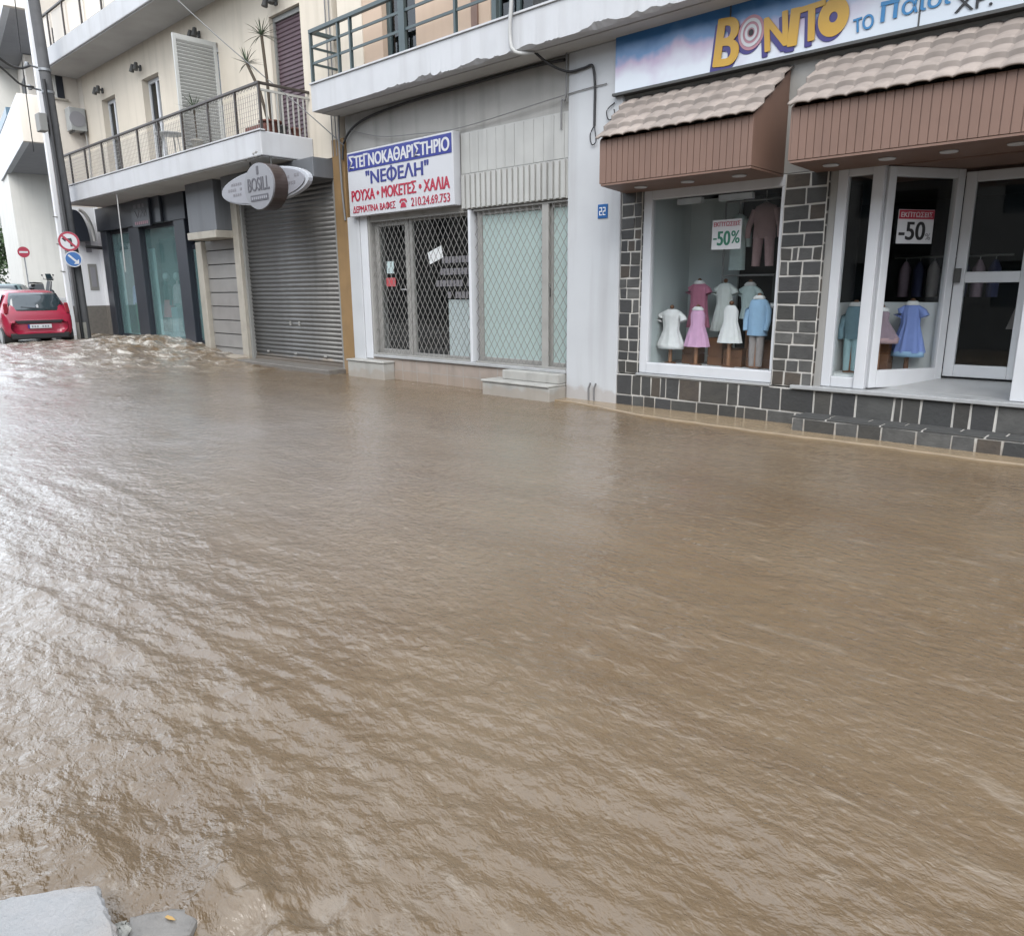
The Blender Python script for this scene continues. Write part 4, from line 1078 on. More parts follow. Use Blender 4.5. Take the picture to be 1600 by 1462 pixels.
m = M(); m.box(-6.46, XR, 8.86, YF-.003, 4.165, 4.197); m.box(-6.46, XR, 8.89, YF-.003, 5.003, 5.03)
for x in (-4.80, -2.72, -.6): m.box(x-.008, x+.008, 8.893, 8.899, 4.2, 5.0)
m.build('sign_trim', 'ac_dark', CS)
for ch, x0, x1, z0, z1, ro in (("B", -4.95, -4.67, 4.24, 4.74, -.10), ("N", -4.34, -4.09, 4.30, 4.65, .10), ("I", -4.05, -3.97, 4.29, 4.66, -.05), ("T", -3.95, -3.68, 4.30, 4.66, .06)):
    text(ch, (x0-.035, x1-.035, z0-.05, z1-.05), 8.894, 'text_purple', CS, bold=.055, rot=ro)
    text(ch, (x0, x1, z0, z1), 8.884, 'text_yellow', CS, bold=.05, rot=ro, ext=.008)
def ring(cx, cz, r0, r1, y, mt, name='lettering'):
    mm = M(); n = 32; v = []
    for i in range(n):
        a = 2*PI*i/n
        for rr in (r0, r1): v.append((cx+rr*math.cos(a), y, cz+rr*math.sin(a)*1.15))
    mm.add(v, [(2*i, 2*i+1, (2*i+3) % (2*n), (2*i+2) % (2*n)) for i in range(n)])
    return mm.build(name, mt, CS, solid=.004)
ring(-4.55, 4.50, .001, .165, 8.892, 'text_purple'); ring(-4.52, 4.53, .001, .16, 8.886, 'text_pink')
ring(-4.52, 4.53, .10, .13, 8.880, 'text_white'); ring(-4.52, 4.53, .045, .075, 8.879, 'text_white'); ring(-4.52, 4.53, .001, .03, 8.878, 'text_black')
ring(-3.61, 4.44, .001, .165, 8.892, 'text_purple'); ring(-3.58, 4.48, .045, .165, 8.884, 'text_yellow')
text("ΤΟ", (-3.36, -3.16, 4.28, 4.42), 8.89, 'text_sky', CS, bold=.03, rot=.10)
m = M(); m.box(-3.09, -3.05, 8.884, 8.89, 4.32, 4.47); m.box(-2.97, -2.93, 8.884, 8.89, 4.33, 4.47); m.box(-3.10, -2.92, 8.884, 8.89, 4.472, 4.51); m.build('lettering', 'text_sky', CS)
text("αιδι", (-2.89, -2.45, 4.34, 4.52), 8.89, 'text_sky', CS, bold=.02, rot=.03)
text("ΧΡ.", (-2.40, -2.08, 4.25, 4.39), 8.89, 'text_black', CS, bold=.01)

# ---- dry cleaner sign
DS = thing('shop_sign', 'white dry cleaner box sign with blue Greek lettering band and red lines below', 'shop sign', (-11.1, 8.9, 3.0))
M().box(-12.52, -9.58, 8.83, YF-.003, 3.03, 4.17).build('sign_box', 'sign_white', DS, bevel=.012)
M().box(-12.49, -9.61, 8.822, 8.829, 3.84, 4.14).build('blue_band', 'sign_blue', DS)
text("ΣΤΕΓΝΟΚΑΘΑΡΙΣΤΗΡΙΟ", (-12.44, -9.66, 3.88, 4.10), 8.821, 'text_white', DS, bold=.045)
text('"ΝΕΟΕΛΗ"', (-11.95, -10.2, 3.57, 3.80), 8.828, 'sign_blue_text', DS, bold=.045)
M().box(-11.215, -11.175, 8.818, 8.828, 3.55, 3.82).build('lettering', 'sign_blue_text', DS)
text("ΡΟΥΧΑ • ΜΟΚΕΤΕΣ • ΧΑΛΙΑ", (-12.42, -9.68, 3.30, 3.50), 8.828, 'sign_red_text', DS, bold=.05)
text("ΔΕΡΜΑΤΙΝΑ ΒΑΦΕΣ", (-12.40, -11.12, 3.09, 3.22), 8.828, 'sign_red_text', DS, bold=.018)
m = M(); m.prism([(-10.98, 3.09), (-10.82, 3.09), (-10.84, 3.15), (-10.88, 3.18), (-10.92, 3.18), (-10.96, 3.15)], 'y', 8.822, 8.828); m.prism([(-11.0, 3.20), (-11.0, 3.17), (-10.965, 3.17), (-10.95, 3.2), (-10.85, 3.2), (-10.835, 3.17), (-10.80, 3.17), (-10.80, 3.20), (-10.84, 3.235), (-10.96, 3.235)], 'y', 8.822, 8.828)
m.build('telephone_symbol', 'sign_red_text', DS)
text("210.24.69.753", (-10.68, -9.68, 3.09, 3.23), 8.828, 'sign_red_text', DS, bold=.018)
NP = thing('house_number_plate', 'small blue house number plate on the white column', 'number plate', (-6.64, 8.95, 2.7))
M().box(-6.72, -6.55, 8.938, 8.949, 2.63, 2.82).build('plate', 'sign_sky', NP, bevel=.004)
m = M()  # worn pale digits
for a in (-6.69, -6.63): 
    m.box(a, a+.045, 8.935, 8.938, 2.765, 2.778); m.box(a, a+.045, 8.935, 8.938, 2.717, 2.73); m.box(a, a+.045, 8.935, 8.938, 2.67, 2.683); m.box(a+.035, a+.047, 8.9345, 8.9375, 2.725, 2.77); m.box(a, a+.012, 8.9345, 8.9375, 2.678, 2.725)
m.build('digits', 'cloth_white', NP)

# cables on the shop building
def cable(label, pts, r, mt='cable_black', name='cable', cat='cable', group=None):
    k = 6; out = []
    P = [Vector(p) for p in pts]
    for i in range(len(P)-1):
        p0, p1, p2, p3 = P[max(i-1, 0)], P[i], P[i+1], P[min(i+2, len(P)-1)]
        for j in range(k):
            t = j/k; out.append(.5*((2*p1)+(p2-p0)*t+(2*p0-5*p1+4*p2-p3)*t*t+(3*p1-p0-3*p2+p3)*t**3))
    out.append(P[-1]); o = M().tube(out, r, 7).build(name, mt)
    return tag(o, label, cat, group)
cable('thick black cable looping from the balcony edge down the white column', [(-7.62, 8.62, 4.88), (-7.5, 8.80, 4.74), (-7.25, 8.90, 4.62), (-6.98, 8.92, 4.62), (-6.84, 8.92, 4.62), (-6.80, 8.93, 4.4), (-6.80, 8.935, 4.0), (-6.80, 8.935, 3.86)], .018)
cable('thin wire loop hanging at the end of the black cable on the white column', [(-6.80, 8.93, 3.86), (-6.86, 8.92, 3.75), (-6.83, 8.92, 3.62), (-6.76, 8.92, 3.65), (-6.78, 8.92, 3.8), (-6.80, 8.93, 3.86)], .008)
cable('small coiled wire hook on the wall beside the tiled awning', [(-6.46, 8.93, 4.10), (-6.58, 8.92, 4.02), (-6.55, 8.92, 3.9), (-6.45, 8.92, 3.92), (-6.47, 8.93, 4.02)], .008)
cable('dark cable bundle running under the balcony above the dry cleaner', [(-12.80, 8.93, 4.1), (-12.72, 8.95, 4.45), (-12.2, 8.96, 4.70), (-11, 8.965, 4.80), (-9.3, 8.965, 4.82), (-8, 8.965, 4.83), (-7.35, 8.95, 4.80)], .022)
cable('second thinner wire sagging along the wall above the dry cleaner sign', [(-12.5, 8.95, 4.58), (-11.6, 8.94, 4.36), (-10.6, 8.95, 4.27), (-9.5, 8.96, 4.22), (-7.3, 8.93, 4.34), (-6.6, 8.93, 4.36)], .007, 'cable_grey')
cable('thin grey conduit dropping from the balcony at the white column\'s left edge', [(-7.3, 8.93, 4.87), (-7.31, 8.93, 4.3), (-7.4, 8.95, 4.28), (-7.41, 8.95, 3.9)], .012, 'cable_grey')
cable('bundle of grey wires down the party wall left of the dry cleaner sign', [(-12.80, 8.90, 4.95), (-12.84, 8.90, 4.4), (-12.86, 8.92, 3.6), (-12.84, 8.94, 3.0)], .02, 'cable_grey')
wp = cable('white drainpipe stub crossing the balcony edge above the cable loop', [(-7.80, 8.36, 5.9), (-7.82, 8.36, 5.5), (-7.86, 8.37, 5.1), (-7.80, 8.40, 4.88), (-7.62, 8.6, 4.87)], .028, 'pipe_white', 'drainpipe', 'drainpipe')
cable('long thin overhead wire crossing the cream facade down to the party wall', [(-16.5, 7.0, 7.9), (-15.0, 7.9, 6.35), (-13.6, 8.6, 5.1), (-12.75, 8.94, 4.35)], .010, 'cable_grey')
m = M()
for dx in (0, .10): m.tube([(-6.83+dx, 8.94, 0.02), (-6.83+dx, 8.93, .22), (-6.80+dx, 8.94, .3)], .012, 6)
one(m, 'pipe_stub', 'cable_grey', 'two short rusty pipe stubs at the foot of the white column', 'pipe stubs')

# ------------------------------------------------------------------ outfits in the children's shop
G1, G2 = 'outfits in the left display window', 'outfits in the entrance window'
def outfit(label, cat, x, y, zf, prof, mt, group, sleeve=None, collar=None, legs=None, hem=None, post='wood_pale', pleat=.11, name='child_outfit', dp=.62, apron=None, base=True):
    t = thing(name, label, cat, (x, y, zf), group)
    z_top = prof[-1][1]; zb = prof[0][1]
    if base:
        M().lathe([(.085, 0), (.085, .018), (.02, .026)], (x, y, zf), n=14).build('stand_base', 'wood', t)
        M().tube([(x, y, zf+.02), (x, y, max(zb+.1, zf+.1))], .028, 8).build('stand_post', post, t)
    ph = rng.random()*6
    g = M(); g.lathe([(r, z-zf) for r, z in prof], (x, y, zf), 1, dp, 54, mod=lambda a, q: 1+(pleat*math.cos(9*a+ph+1.2*math.sin(3*a))+.35*pleat*math.cos(17*a+2*ph))*(1-q)**1.3+.03*math.cos(5*a+ph*2+7*q)*(q < .9))
    ga_ = g.build('garment', mt, t)
    if hem: M().lathe([(prof[0][0]*1.02, -.05), (prof[0][0]*1.03, .015)], (x, y, zb), 1, dp, 30, cap=False).build('frill', hem, ga_, solid=.006)
    rs = prof[-2][0]
    if sleeve:
        L = .13 if sleeve == 'short' else .36
        for s in (-1, 1):
            xs0 = x+s*rs*.85; zz = prof[-2][1]-.015
            if sleeve == 'short': M().tube([(xs0-s*.02, y, zz), (xs0+s*.05, y-.01, zz-.05), (xs0+s*.075, y-.015, zz-L*.8)], .035, 8, r1=.055).build('sleeve', mt, ga_)
            else: M().tube([(xs0-s*.02, y, zz), (xs0+s*.045, y-.01, zz-.10), (xs0+s*.06, y-.03, zz-L*.65), (xs0+s*.045, y-.06, zz-L)], .043, 8, r1=.032).build('sleeve', mt, ga_)
    if collar: M().lathe([(.075, -.02), (.085, -.005), (.05, .028)], (x, y-.004, z_top), 1, .75, 18).build('collar', collar, ga_)
    if legs:
        for s in (-1, 1): M().tube([(x+s*.045, y, zf+.02), (x+s*.048, y, zf+.2), (x+s*.045, y, zb+.06)], .042, 9, r1=.058).build('trouser_leg', legs, t)
    if apron: M().box(x+.02, x+.05, y-rs*dp-.07, y-rs*dp-.05, zb+.05, z_top-.12).build('ribbon', apron, ga_)
    M().sphere((x, y, z_top+.03), .03, 6).build('neck_cap', 'wood', t)
    return t
dressp = lambda zh, zs, wh, ws: [(wh, zh), (wh*.80, zh+(zs-zh)*.3), (ws*.92, zh+(zs-zh)*.58), (ws, zh+(zs-zh)*.84), (ws*.8, zs-.03), (.05, zs)]
outfit('white ruffled blouse with a flared hem, leftmost in the left display window', 'child outfit', -5.72, 9.38, .62, [(.20, .88), (.15, 1.0), (.115, 1.1), (.14, 1.27), (.15, 1.34), (.06, 1.38)], 'cloth_white', G1, 'short', hem='cloth_white')
outfit('dusky rose dress with a white collar standing behind the pink dress', 'child outfit', -5.50, 9.72, .62, dressp(1.12, 1.74, .17, .13), 'pink_back', G1, 'short', 'cloth_white')
outfit('bright pink sleeveless dress with a white collar at the front of the left display window', 'child outfit', -5.30, 9.36, .62, dressp(.88, 1.39, .185, .105), 'pink_front', G1, None, 'cloth_white')
outfit('cream grey long dress standing behind the ivory dress', 'child outfit', -5.12, 9.76, .62, dressp(1.08, 1.73, .18, .12), 'cloth_cream', G1, 'short')
outfit('ivory pleated dress with black trim at the front centre of the left display window', 'child outfit', -4.82, 9.38, .62, dressp(.95, 1.44, .17, .10), 'cloth_ivory', G1, None)
outfit('small mint top behind the ivory dress', 'child outfit', -4.80, 9.85, .62, [(.12, 1.25), (.10, 1.4), (.12, 1.6), (.09, 1.68), (.04, 1.71)], 'cloth_mint', G1, 'short', 'cloth_white')
outfit('sky blue cardigan over taupe trousers at the right of the left display window', 'child outfit', -4.43, 9.37, .64, [(.135, 1.06), (.13, 1.2), (.135, 1.42), (.11, 1.50), (.05, 1.54)], 'cloth_sky', G1, 'long', 'cloth_white', 'cloth_taupe', pleat=.01)
outfit('black waistcoat with a white hem on a stand behind the blue cardigan', 'child outfit', -4.34, 9.80, .64, [(.13, 1.45), (.12, 1.6), (.12, 1.8), (.05, 1.95)], 'cloth_black', G1, None, 'cloth_cream', hem='cloth_white', pleat=.01)
# hanging clothes
def hanging(label, x, y, z, mt, hgt, w, legs=False):
    t = thing('hanging_clothes', label, 'child outfit', (x, y, z), 'clothes hanging in the left display window')
    M().tube([(x, y, z+.16), (x, y, z+.03), (x-w*.8, y, z-.05), (x+w*.8, y, z-.05), (x, y, z+.03)], .008, 6).build('hanger', 'silver', t)
    M().lathe([(w*.9, -hgt*.55 if legs else -hgt), (w*.85, -hgt*.35), (w, -.1), (w*.8, -.03), (.04, .01)], (x, y, z), 1, .35, 24, mod=lambda a, q: 1+.05*math.cos(7*a)*(1-q)).build('garment', mt, t)
    for s in (-1, 1):
        M().tube([(x+s*w*.85, y, z-.07), (x+s*w*1.25, y-.02, z-.28), (x+s*w*1.3, y-.02, z-.42)], .045, 8, r1=.035).build('sleeve', mt, t)
        if legs: M().tube([(x+s*w*.45, y, z-hgt*.52), (x+s*w*.55, y, z-hgt)], .07, 8, r1=.055).build('trouser_leg', mt, t)
hanging('rose quilted romper hanging at the upper right of the left display window', -4.58, 9.70, 2.72, 'cloth_rose', .78, .17, True)
hanging('small grey-green coat hanging behind the 50% poster', -5.02, 9.85, 2.62, 'cloth_mint', .72, .13)
rk = thing('clothes_rack', 'pale metal clothes rack with two rails in the left display window', 'clothes rack', (-4.7, 9.9, .62))
for x in (-5.25, -4.12): M().tube([(x, 9.9, .62), (x, 9.9, 2.80)], .014, 8).build('upright', 'silver', rk)
for z in (1.83, 2.80): M().tube([(-5.25, 9.9, z), (-4.12, 9.9, z)], .014, 8).build('rail', 'silver', rk)
def crate(x0, x1, y0, y1, z0, z1, label, group):
    t = thing('wooden_crate', label, 'crate', ((x0+x1)/2, (y0+y1)/2, z0), group)
    m = M(); k = max(2, int((z1-z0)/.1)); h = (z1-z0)/k
    for i in range(k):
        a, b = z0+i*h+.004, z0+(i+1)*h-.004
        m.box(x0, x1, y0, y0+.015, a, b); m.box(x0, x1, y1-.015, y1, a, b); m.box(x0, x0+.015, y0+.016, y1-.016, a, b); m.box(x1-.015, x1, y0+.016, y1-.016, a, b)
    m.build('boards', 'wood', t)
    M().box(x0+.016, x1-.016, y0+.016, y1-.016, z0, z1-.02).build('filling', 'wood', t)
crate(-5.60, -5.38, 9.50, 9.75, .62, .90, 'small brown wooden box behind the legs of the pink dress', 'wooden boxes in the shop windows')
crate(-5.20, -4.98, 9.50, 9.80, .62, 1.0, 'taller brown wooden box between the pink dress and the ivory dress', 'wooden boxes in the shop windows')
crate(-4.95, -4.68, 9.48, 9.75, .62, .86, 'low brown wooden box under the ivory dress', 'wooden boxes in the shop windows')
crate(-4.64, -4.28, 9.52, 9.82, .62, .98, 'wide brown wooden box behind the taupe trousers', 'wooden boxes in the shop windows')
# entrance window
outfit('teal knitted jacket over pale aqua trousers in the narrow pane of the entrance window', 'child outfit', -3.24, 9.42, .66, [(.11, 1.06), (.11, 1.2), (.115, 1.36), (.09, 1.43), (.04, 1.46)], 'cloth_teal', G2, 'long', 'cloth_white', 'cloth_aqua', pleat=.01)
outfit('mauve flared dress beside the white window post', 'child outfit', -3.00, 9.60, .66, [(.21, 1.06), (.15, 1.16), (.08, 1.27), (.09, 1.36), (.04, 1.40)], 'cloth_mauve', G2, None, 'cloth_white', hem='cloth_rose')
outfit('cornflower blue dress with white collar on a wooden stand in the entrance window', 'child outfit', -2.73, 9.80, .66, dressp(.90, 1.47, .18, .11), 'cloth_blue', G2, 'short', 'cloth_white', post='wood', hem='cloth_sky')
crate(-3.36, -3.16, 9.55, 9.75, .66, .95, 'brown wooden box behind the aqua trousers', 'wooden boxes in the shop windows')
crate(-3.10, -2.90, 9.66, 9.86, .66, 1.03, 'brown wooden box under the mauve dress', 'wooden boxes in the shop windows')
outfit('black and white patterned dress deep in the shop behind the glass door', 'child outfit', -1.72, 10.9, .60, dressp(1.15, 1.85, .22, .12), 'cloth_taupe', 'outfits inside the shop', None, 'cloth_red')
for k in range(7):
    x = -3.2+k*.17
    t = thing('shop_garment', 'small dim garment on the rail deep in the shop above the pale partition', 'garment', (x, 11.0, 1.55), 'garments on the dim rail inside the shop')
    M().lathe([(.07, -.45), (.075, -.1), (.02, 0)], (x, 11.0, 1.98), .9, 1.6, 12).build('garment', rng.choice(['cloth_navy', 'cloth_teal', 'cloth_taupe', 'cloth_mauve']), t)
    M().tube([(x, 11, 1.98), (x, 11, 2.03)], .006, 5).build('hanger', 'silver', t)
one(M().tube([(-3.35, 11, 2.03), (-2.0, 11, 2.03)], .012, 8), 'clothes_rail', 'silver', 'metal clothes rail deep in the shop carrying dim garments', 'clothes rail')

# sale posters
P1 = thing('sale_poster', 'white sale poster with a red heading and green 50% on the left display window', 'poster', (-4.77, 9.03, 2.14), 'sale posters')
M().box(-4.97, -4.57, 9.038, 9.044, 2.14, 2.50).build('sheet', 'text_white', P1)
text("ΕΚΠΤΩΣΕΙΣ", (-4.95, -4.59, 2.42, 2.475), 9.037, 'sign_red_text', P1, bold=.03, ext=.002)
text("-", (-4.95, -4.90, 2.26, 2.28), 9.037, 'text_green', P1, bold=.03, ext=.002)
text("50", (-4.89, -4.72, 2.19, 2.36), 9.037, 'text_green', P1, bold=.05, ext=.002)
text("%", (-4.70, -4.59, 2.21, 2.36), 9.037, 'text_green', P1, bold=.03, ext=.002)
P2 = thing('sale_poster', 'white sale poster with red band and bold black -50 on the angled pane', 'poster', (-2.70, 9.44, 2.13), 'sale posters', rz=math.atan2(.87, .53))
OFF[P2.name] = Vector((0, 0, 0))
M().box(-.24, .24, -.012, -.006, 0, .36).build('sheet', 'text_white', P2)
M().box(-.235, .235, -.0165, -.0125, .26, .355).build('heading_band', 'sign_red_text', P2)
text("ΕΚΠΤΩΣΕΙΣ", (-.21, .21, .28, .335), -.017, 'text_white', P2, bold=.03, ext=.002)
text("-50", (-.21, .13, .04, .23), -.0125, 'text_black', P2, bold=.05, ext=.002)
text("%", (.145, .215, .04, .11), -.0125, 'text_dim', P2, bold=.02, ext=.002)

# ------------------------------------------------------------------ street furniture and traffic
up_ = thing('utility_pole', 'weathered dark utility pole standing in the flood by the left end of the balconies', 'utility pole', (-23.88, 7.48, .2))
M().tube([(-23.88, 7.48, -.2), (-23.92, 7.48, 2.2), (-24.05, 7.48, 5), (-24.3, 7.48, 10.5)], .165, 14, r1=.135).build('shaft', 'pole_wood', up_)
M().tube([(-23.88, 7.44, -.15), (-23.90, 7.46, .85)], .172, 14, r1=.169).build('pale_band', 'rubble', up_)
M().tube([(-23.70, 7.36, .2), (-23.74, 7.36, 3), (-23.95, 7.36, 7.2)], .045, 8).build('cable_duct', 'cable_black', up_)
for z in (6.9, 7.45, 6.1): M().lathe([(.158, 0), (.158, .06)], (-24.12-.02*(z-6), 7.48, z), n=14).build('clamp', 'galvanised', up_)
m = M(); m.box(-24.25, -23.9, 7.10, 7.30, 5.9, 6.35); m.build('junction_box', 'grey_frame', up_, bevel=.02)
m = M()
for z in (6.95, 7.5):
    m.tube([(-24.1, 7.3, z), (-24.0, 7.05, z)], .025, 6); m.lathe([(.03, 0), (.06, .03), (.04, .07), (.06, .10), (.03, .13)], (-24.0, 7.02, z-.06), n=12)
m.build('insulator', 'galvanised', up_)
cable('upper black overhead cable from the utility pole out to the left', [(-24.05, 7.1, 7.5), (-22.6, 6.4, 7.05), (-21.0, 5.55, 6.85), (-17, 3.2, 6.9), (-12, .2, 7.6)], .030)
cable('lower black overhead cable from the utility pole out to the left', [(-24.0, 7.1, 6.98), (-22.9, 6.5, 6.75), (-21.2, 5.65, 6.68), (-17, 3.2, 6.8), (-12, .3, 7.4)], .024)
cable('thin steep black wire left of the utility pole running up to the top edge', [(-23.0, 6.6, 5.2), (-22.3, 6.45, 8.0), (-21.6, 6.4, 11.0)], .012)
def round_sign(label, loc, r, rz, mk_face):
    t = thing('traffic_sign', label, 'road sign', loc, 'round road signs', rz); OFF[t.name] = Vector((0, 0, 0))
    d = M(); d.prism([(r*math.cos(2*PI*i/36), r*math.sin(2*PI*i/36)) for i in range(36)], 'y', -.01, .012); d.build('plate', 'galvanised', t)
    mk_face(t, r); return t
def dsc(t, r, mt, y0, y1, name='face'):
    M().prism([(r*math.cos(2*PI*i/36), r*math.sin(2*PI*i/36)) for i in range(36)], 'y', y0, y1).build(name, mt, t)
def f_noleft(t, r):
    dsc(t, r*.99, 'sign_red', -.016, -.0105, 'rim'); dsc(t, r*.78, 'text_white', -.020, -.0165)
    m = M(); m.obox((.05, -.022, -.05), (.028, 0, 0), (0, .0015, 0), (0, 0, .09)); m.obox((-.02, -.022, .05), (.09, 0, .012), (0, .0015, 0), (-.004, 0, .028)); m.prism([(-.08, .14), (-.08, -.02), (-.17, .07)], 'y', -.0235, -.0205)
    m.build('arrow', 'text_black', t)
    m = M(); m.obox((0, -.0255, 0), (r*.6, 0, -r*.6), (0, .0015, 0), (.02, 0, .02)); m.build('slash', 'sign_red', t)
def f_keep(t, r):
    dsc(t, r*.99, 'text_white', -.016, -.0105, 'rim'); dsc(t, r*.88, 'sign_sky', -.020, -.0165)
    m = M(); m.obox((-.02, -.022, .02), (.09, 0, -.09), (0, .0015, 0), (.018, 0, .018)); m.prism([(.13, -.13), (.13, .0), (.0, -.13)], 'y', -.0235, -.0205); m.build('arrow', 'text_white', t)
def f_noentry(t, r):
    dsc(t, r*.99, 'sign_red', -.016, -.0105, 'face'); M().box(-r*.7, r*.7, -.021, -.0165, -r*.16, r*.16).build('bar', 'text_white', t)
round_sign('red-rimmed no left turn sign, upper of the two on the utility pole', (-23.62, 7.32, 3.05), .26, R(72), f_noleft)
round_sign('round blue sign with a white diagonal arrow below the no left turn sign', (-23.58, 7.36, 2.58), .215, R(72), f_keep)
t = round_sign('red no entry sign with a white bar on a thin post behind the red car', (-43.94, 11.51, 3.65), .26, R(74), f_noentry)
M().tube([(0, .05, -2.95), (0, .05, .25)], .03, 8).build('post', 'galvanised', t)

# raised pavement and steps in the side street
m = M()
for k in range(5): m.prism([(-28.4-.55*k, 8.45+.18*k), (-28.4-.55*k, 11.5), (-28.95-.55*k, 11.5), (-28.95-.55*k, 8.63+.18*k)], 'z', -.3, .42+.2*k)
one(m, 'stone_steps', 'concrete', 'grey steps rising to the raised pavement between the red car and the utility pole', 'steps')
m = M(); m.prism([(-31.15, 9.36), (-31.15, 13.5), (-46, 16), (-46, 11.0), (-40, 10.3)], 'z', -.3, 1.42)
tag(m.build('raised_pavement', 'concrete'), kind='structure')

# cars
def make_car(label, loc, rz, paint, plate=True, hatch=True, sc=1.0):
    t = thing('parked_car', label, 'car', loc, 'cars in the side street', rz); OFF[t.name] = Vector((0, 0, 0))
    # local: y forward from the rear bumper, z up
    secs = [  # y, half width, belt z, top z, roof half width, bottom z
        (0.00, .66, .62, .66, .58, .34), (0.03, .76, .84, .88, .62, .27), (0.10, .795, .90, .97, .60, .22), (0.22, .81, .91, 1.22, .58, .20), (0.36, .815, .92, 1.40, .56, .20),
        (0.75, .82, .92, 1.465, .56, .20), (1.35, .82, .91, 1.47, .57, .20), (1.9, .82, .90, 1.42, .56, .20), (2.35, .815, .89, 1.22, .58, .20),
        (2.72, .81, .87, .93, .62, .20), (3.1, .78, .78, .82, .60, .22), (3.33, .70, .62, .66, .56, .26), (3.42, .56, .48, .50, .45, .32)]
    v = []; f = []
    for y, w, zb, zt, wr, z0 in secs:
        half = [(0, z0), (w*.80, z0), (w*.97, z0+.10), (w, (z0+zb)/2), (w*.985, zb-.05), (w*.95, zb), (wr+.02, max(zt-.05, zb+.004)), (wr*.86, zt-.006), (0, zt)]
        ringp = half + [(-a, b) for a, b in half[-2:0:-1]]
        v += [(a, y, b) for a, b in ringp]
    k = 16
    for i in range(len(secs)-1):
        for j in range(k): f.append((i*k+j, i*k+(j+1) % k, (i+1)*k+(j+1) % k, (i+1)*k+j))
    f.append(tuple(range(k))); f.append(tuple(range((len(secs)-1)*k, len(secs)*k))[::-1])
    mm = M(); mm.add(v, f, None, True); body = mm.build('body', paint, t)
    sd_ = body.modifiers.new("sub", 'SUBSURF'); sd_.levels = 2; sd_.render_levels = 2
    def rear_pt(x, z): # point on the sloping tailgate
        y = np.interp(z, [.62, .84, .97, 1.22, 1.40], [.0, .03, .12, .22, .37]); return (x, y-.026, z)
    n = 12; g = M(); vv = []
    for z in np.linspace(.925, 1.385, 6):
        hw = np.interp(z, [.92, 1.2, 1.39], [.64, .60, .52])
        for i in range(n): 
            x = -hw+2*hw*i/(n-1); e = abs(x)/hw
            y = rear_pt(x, z)[1]; vv.append((x, y+.05*e**4-.004, z))
    g.add(vv, [(r*n+i, r*n+i+1, (r+1)*n+i+1, (r+1)*n+i) for r in range(5) for i in range(n-1)], None, True)
    g.build('rear_window', 'glass_car', t, solid=.012)
    for s in (-1, 1):
        g = M(); pts = [(.55, .955), (1.25, .96), (1.25, 1.37), (.62, 1.37)]
        def sx(z): return np.interp(z, [.92, 1.40], [.795, .60])
        g.add([(s*(sx(z)+.006), y, z) for y, z in pts], [(0, 1, 2, 3)]); g.build('side_window', 'glass_car', t, solid=.006)
        g = M(); pts = [(1.32, .96), (2.38, .96), (2.05, 1.32), (1.32, 1.37)]
        g.add([(s*(sx(z)+.006), y, z) for y, z in pts], [(0, 1, 2, 3)]); g.build('side_window', 'glass_car', t, solid=.006)
        g = M(); g.obox((s*.70, .075, .99), (.055, .03, 0), (0, .03, 0), (-.01*s, .03, .13)); g.build('tail_lamp', 'tail_lamp', t, bevel=.02)
        g = M(); g.obox((s*.86, 2.15, .98), (.07, 0, 0), (0, .05, 0), (0, 0, .06)); g.build('wing_mirror', paint, t, bevel=.02)
        for y in (.52, 2.82):
            w = M(); w.tube([(s*.62, y, .28), (s*.80, y, .28)], .285, 22, smooth=False); wh = w.build('wheel', 'rubber', t, bevel=.02)
            w = M(); w.tube([(s*.795, y, .28), (s*.812, y, .28)], .18, 18, smooth=False); w.build('rim', 'silver', wh)
            w = M(); w.tube([(s*.5, y, .30), (s*.806, y, .30)], .335, 22, smooth=False); w.build('wheel_arch', 'black', t)
    g = M(); g.prism([(-.56, .685), (.56, .685), (.50, .60), (-.50, .60)], 'y', -.035, .06); g.build('bumper_strip', 'black', t, bevel=.015)
    g = M(); g.prism([(-.68, .36), (.68, .36), (.66, .20), (-.66, .20)], 'y', .0, .15); g.build('shadow_valance', 'black', t, bevel=.03)  # black valance, extended as a stand-in for the shade under the tail
    if plate:
        g = M(); g.box(-.24, .26, -.045, -.02, .475, .575); pl = g.build('number_plate', 'text_white', t, bevel=.006)
        g = M(); g.box(-.285, -.242, -.044, -.02, .475, .575); g.build('blue_strip', 'sign_blue', pl)
        g = M()
        for i in range(7):
            if i != 3: g.box(-.20+i*.06, -.165+i*.06, -.049, -.0455, .50, .55)
        g.build('characters', 'text_dim', pl)
    g = M(); g.prism([(.0, 1.0), (.04, 1.0), (.045, 1.06), (.02, 1.09), (-.01, 1.05)], 'y', .085, .10); g.build('window_sticker', 'text_white', t)
    g = M(); g.tube([(.05, .09, .985), (-.35, .11, 1.02)], .010, 6); g.build('wiper', 'black', t)
    return t
MT['glass_car'] = mat('glass_car', (.02, .03, .035), .06, spec=.8)
make_car('red hatchback parked in the mouth of the side street seen from behind', (-22.75, 6.08, .30), R(87), 'red_paint')
make_car('pale teal car beyond the red hatchback at the left edge', (-38.2, 8.95, .62), R(66), 'teal_paint', False)
make_car('dark car half hidden behind the roof of the red hatchback', (-41.9, 10.25, .66), R(80), 'dark_paint', False)
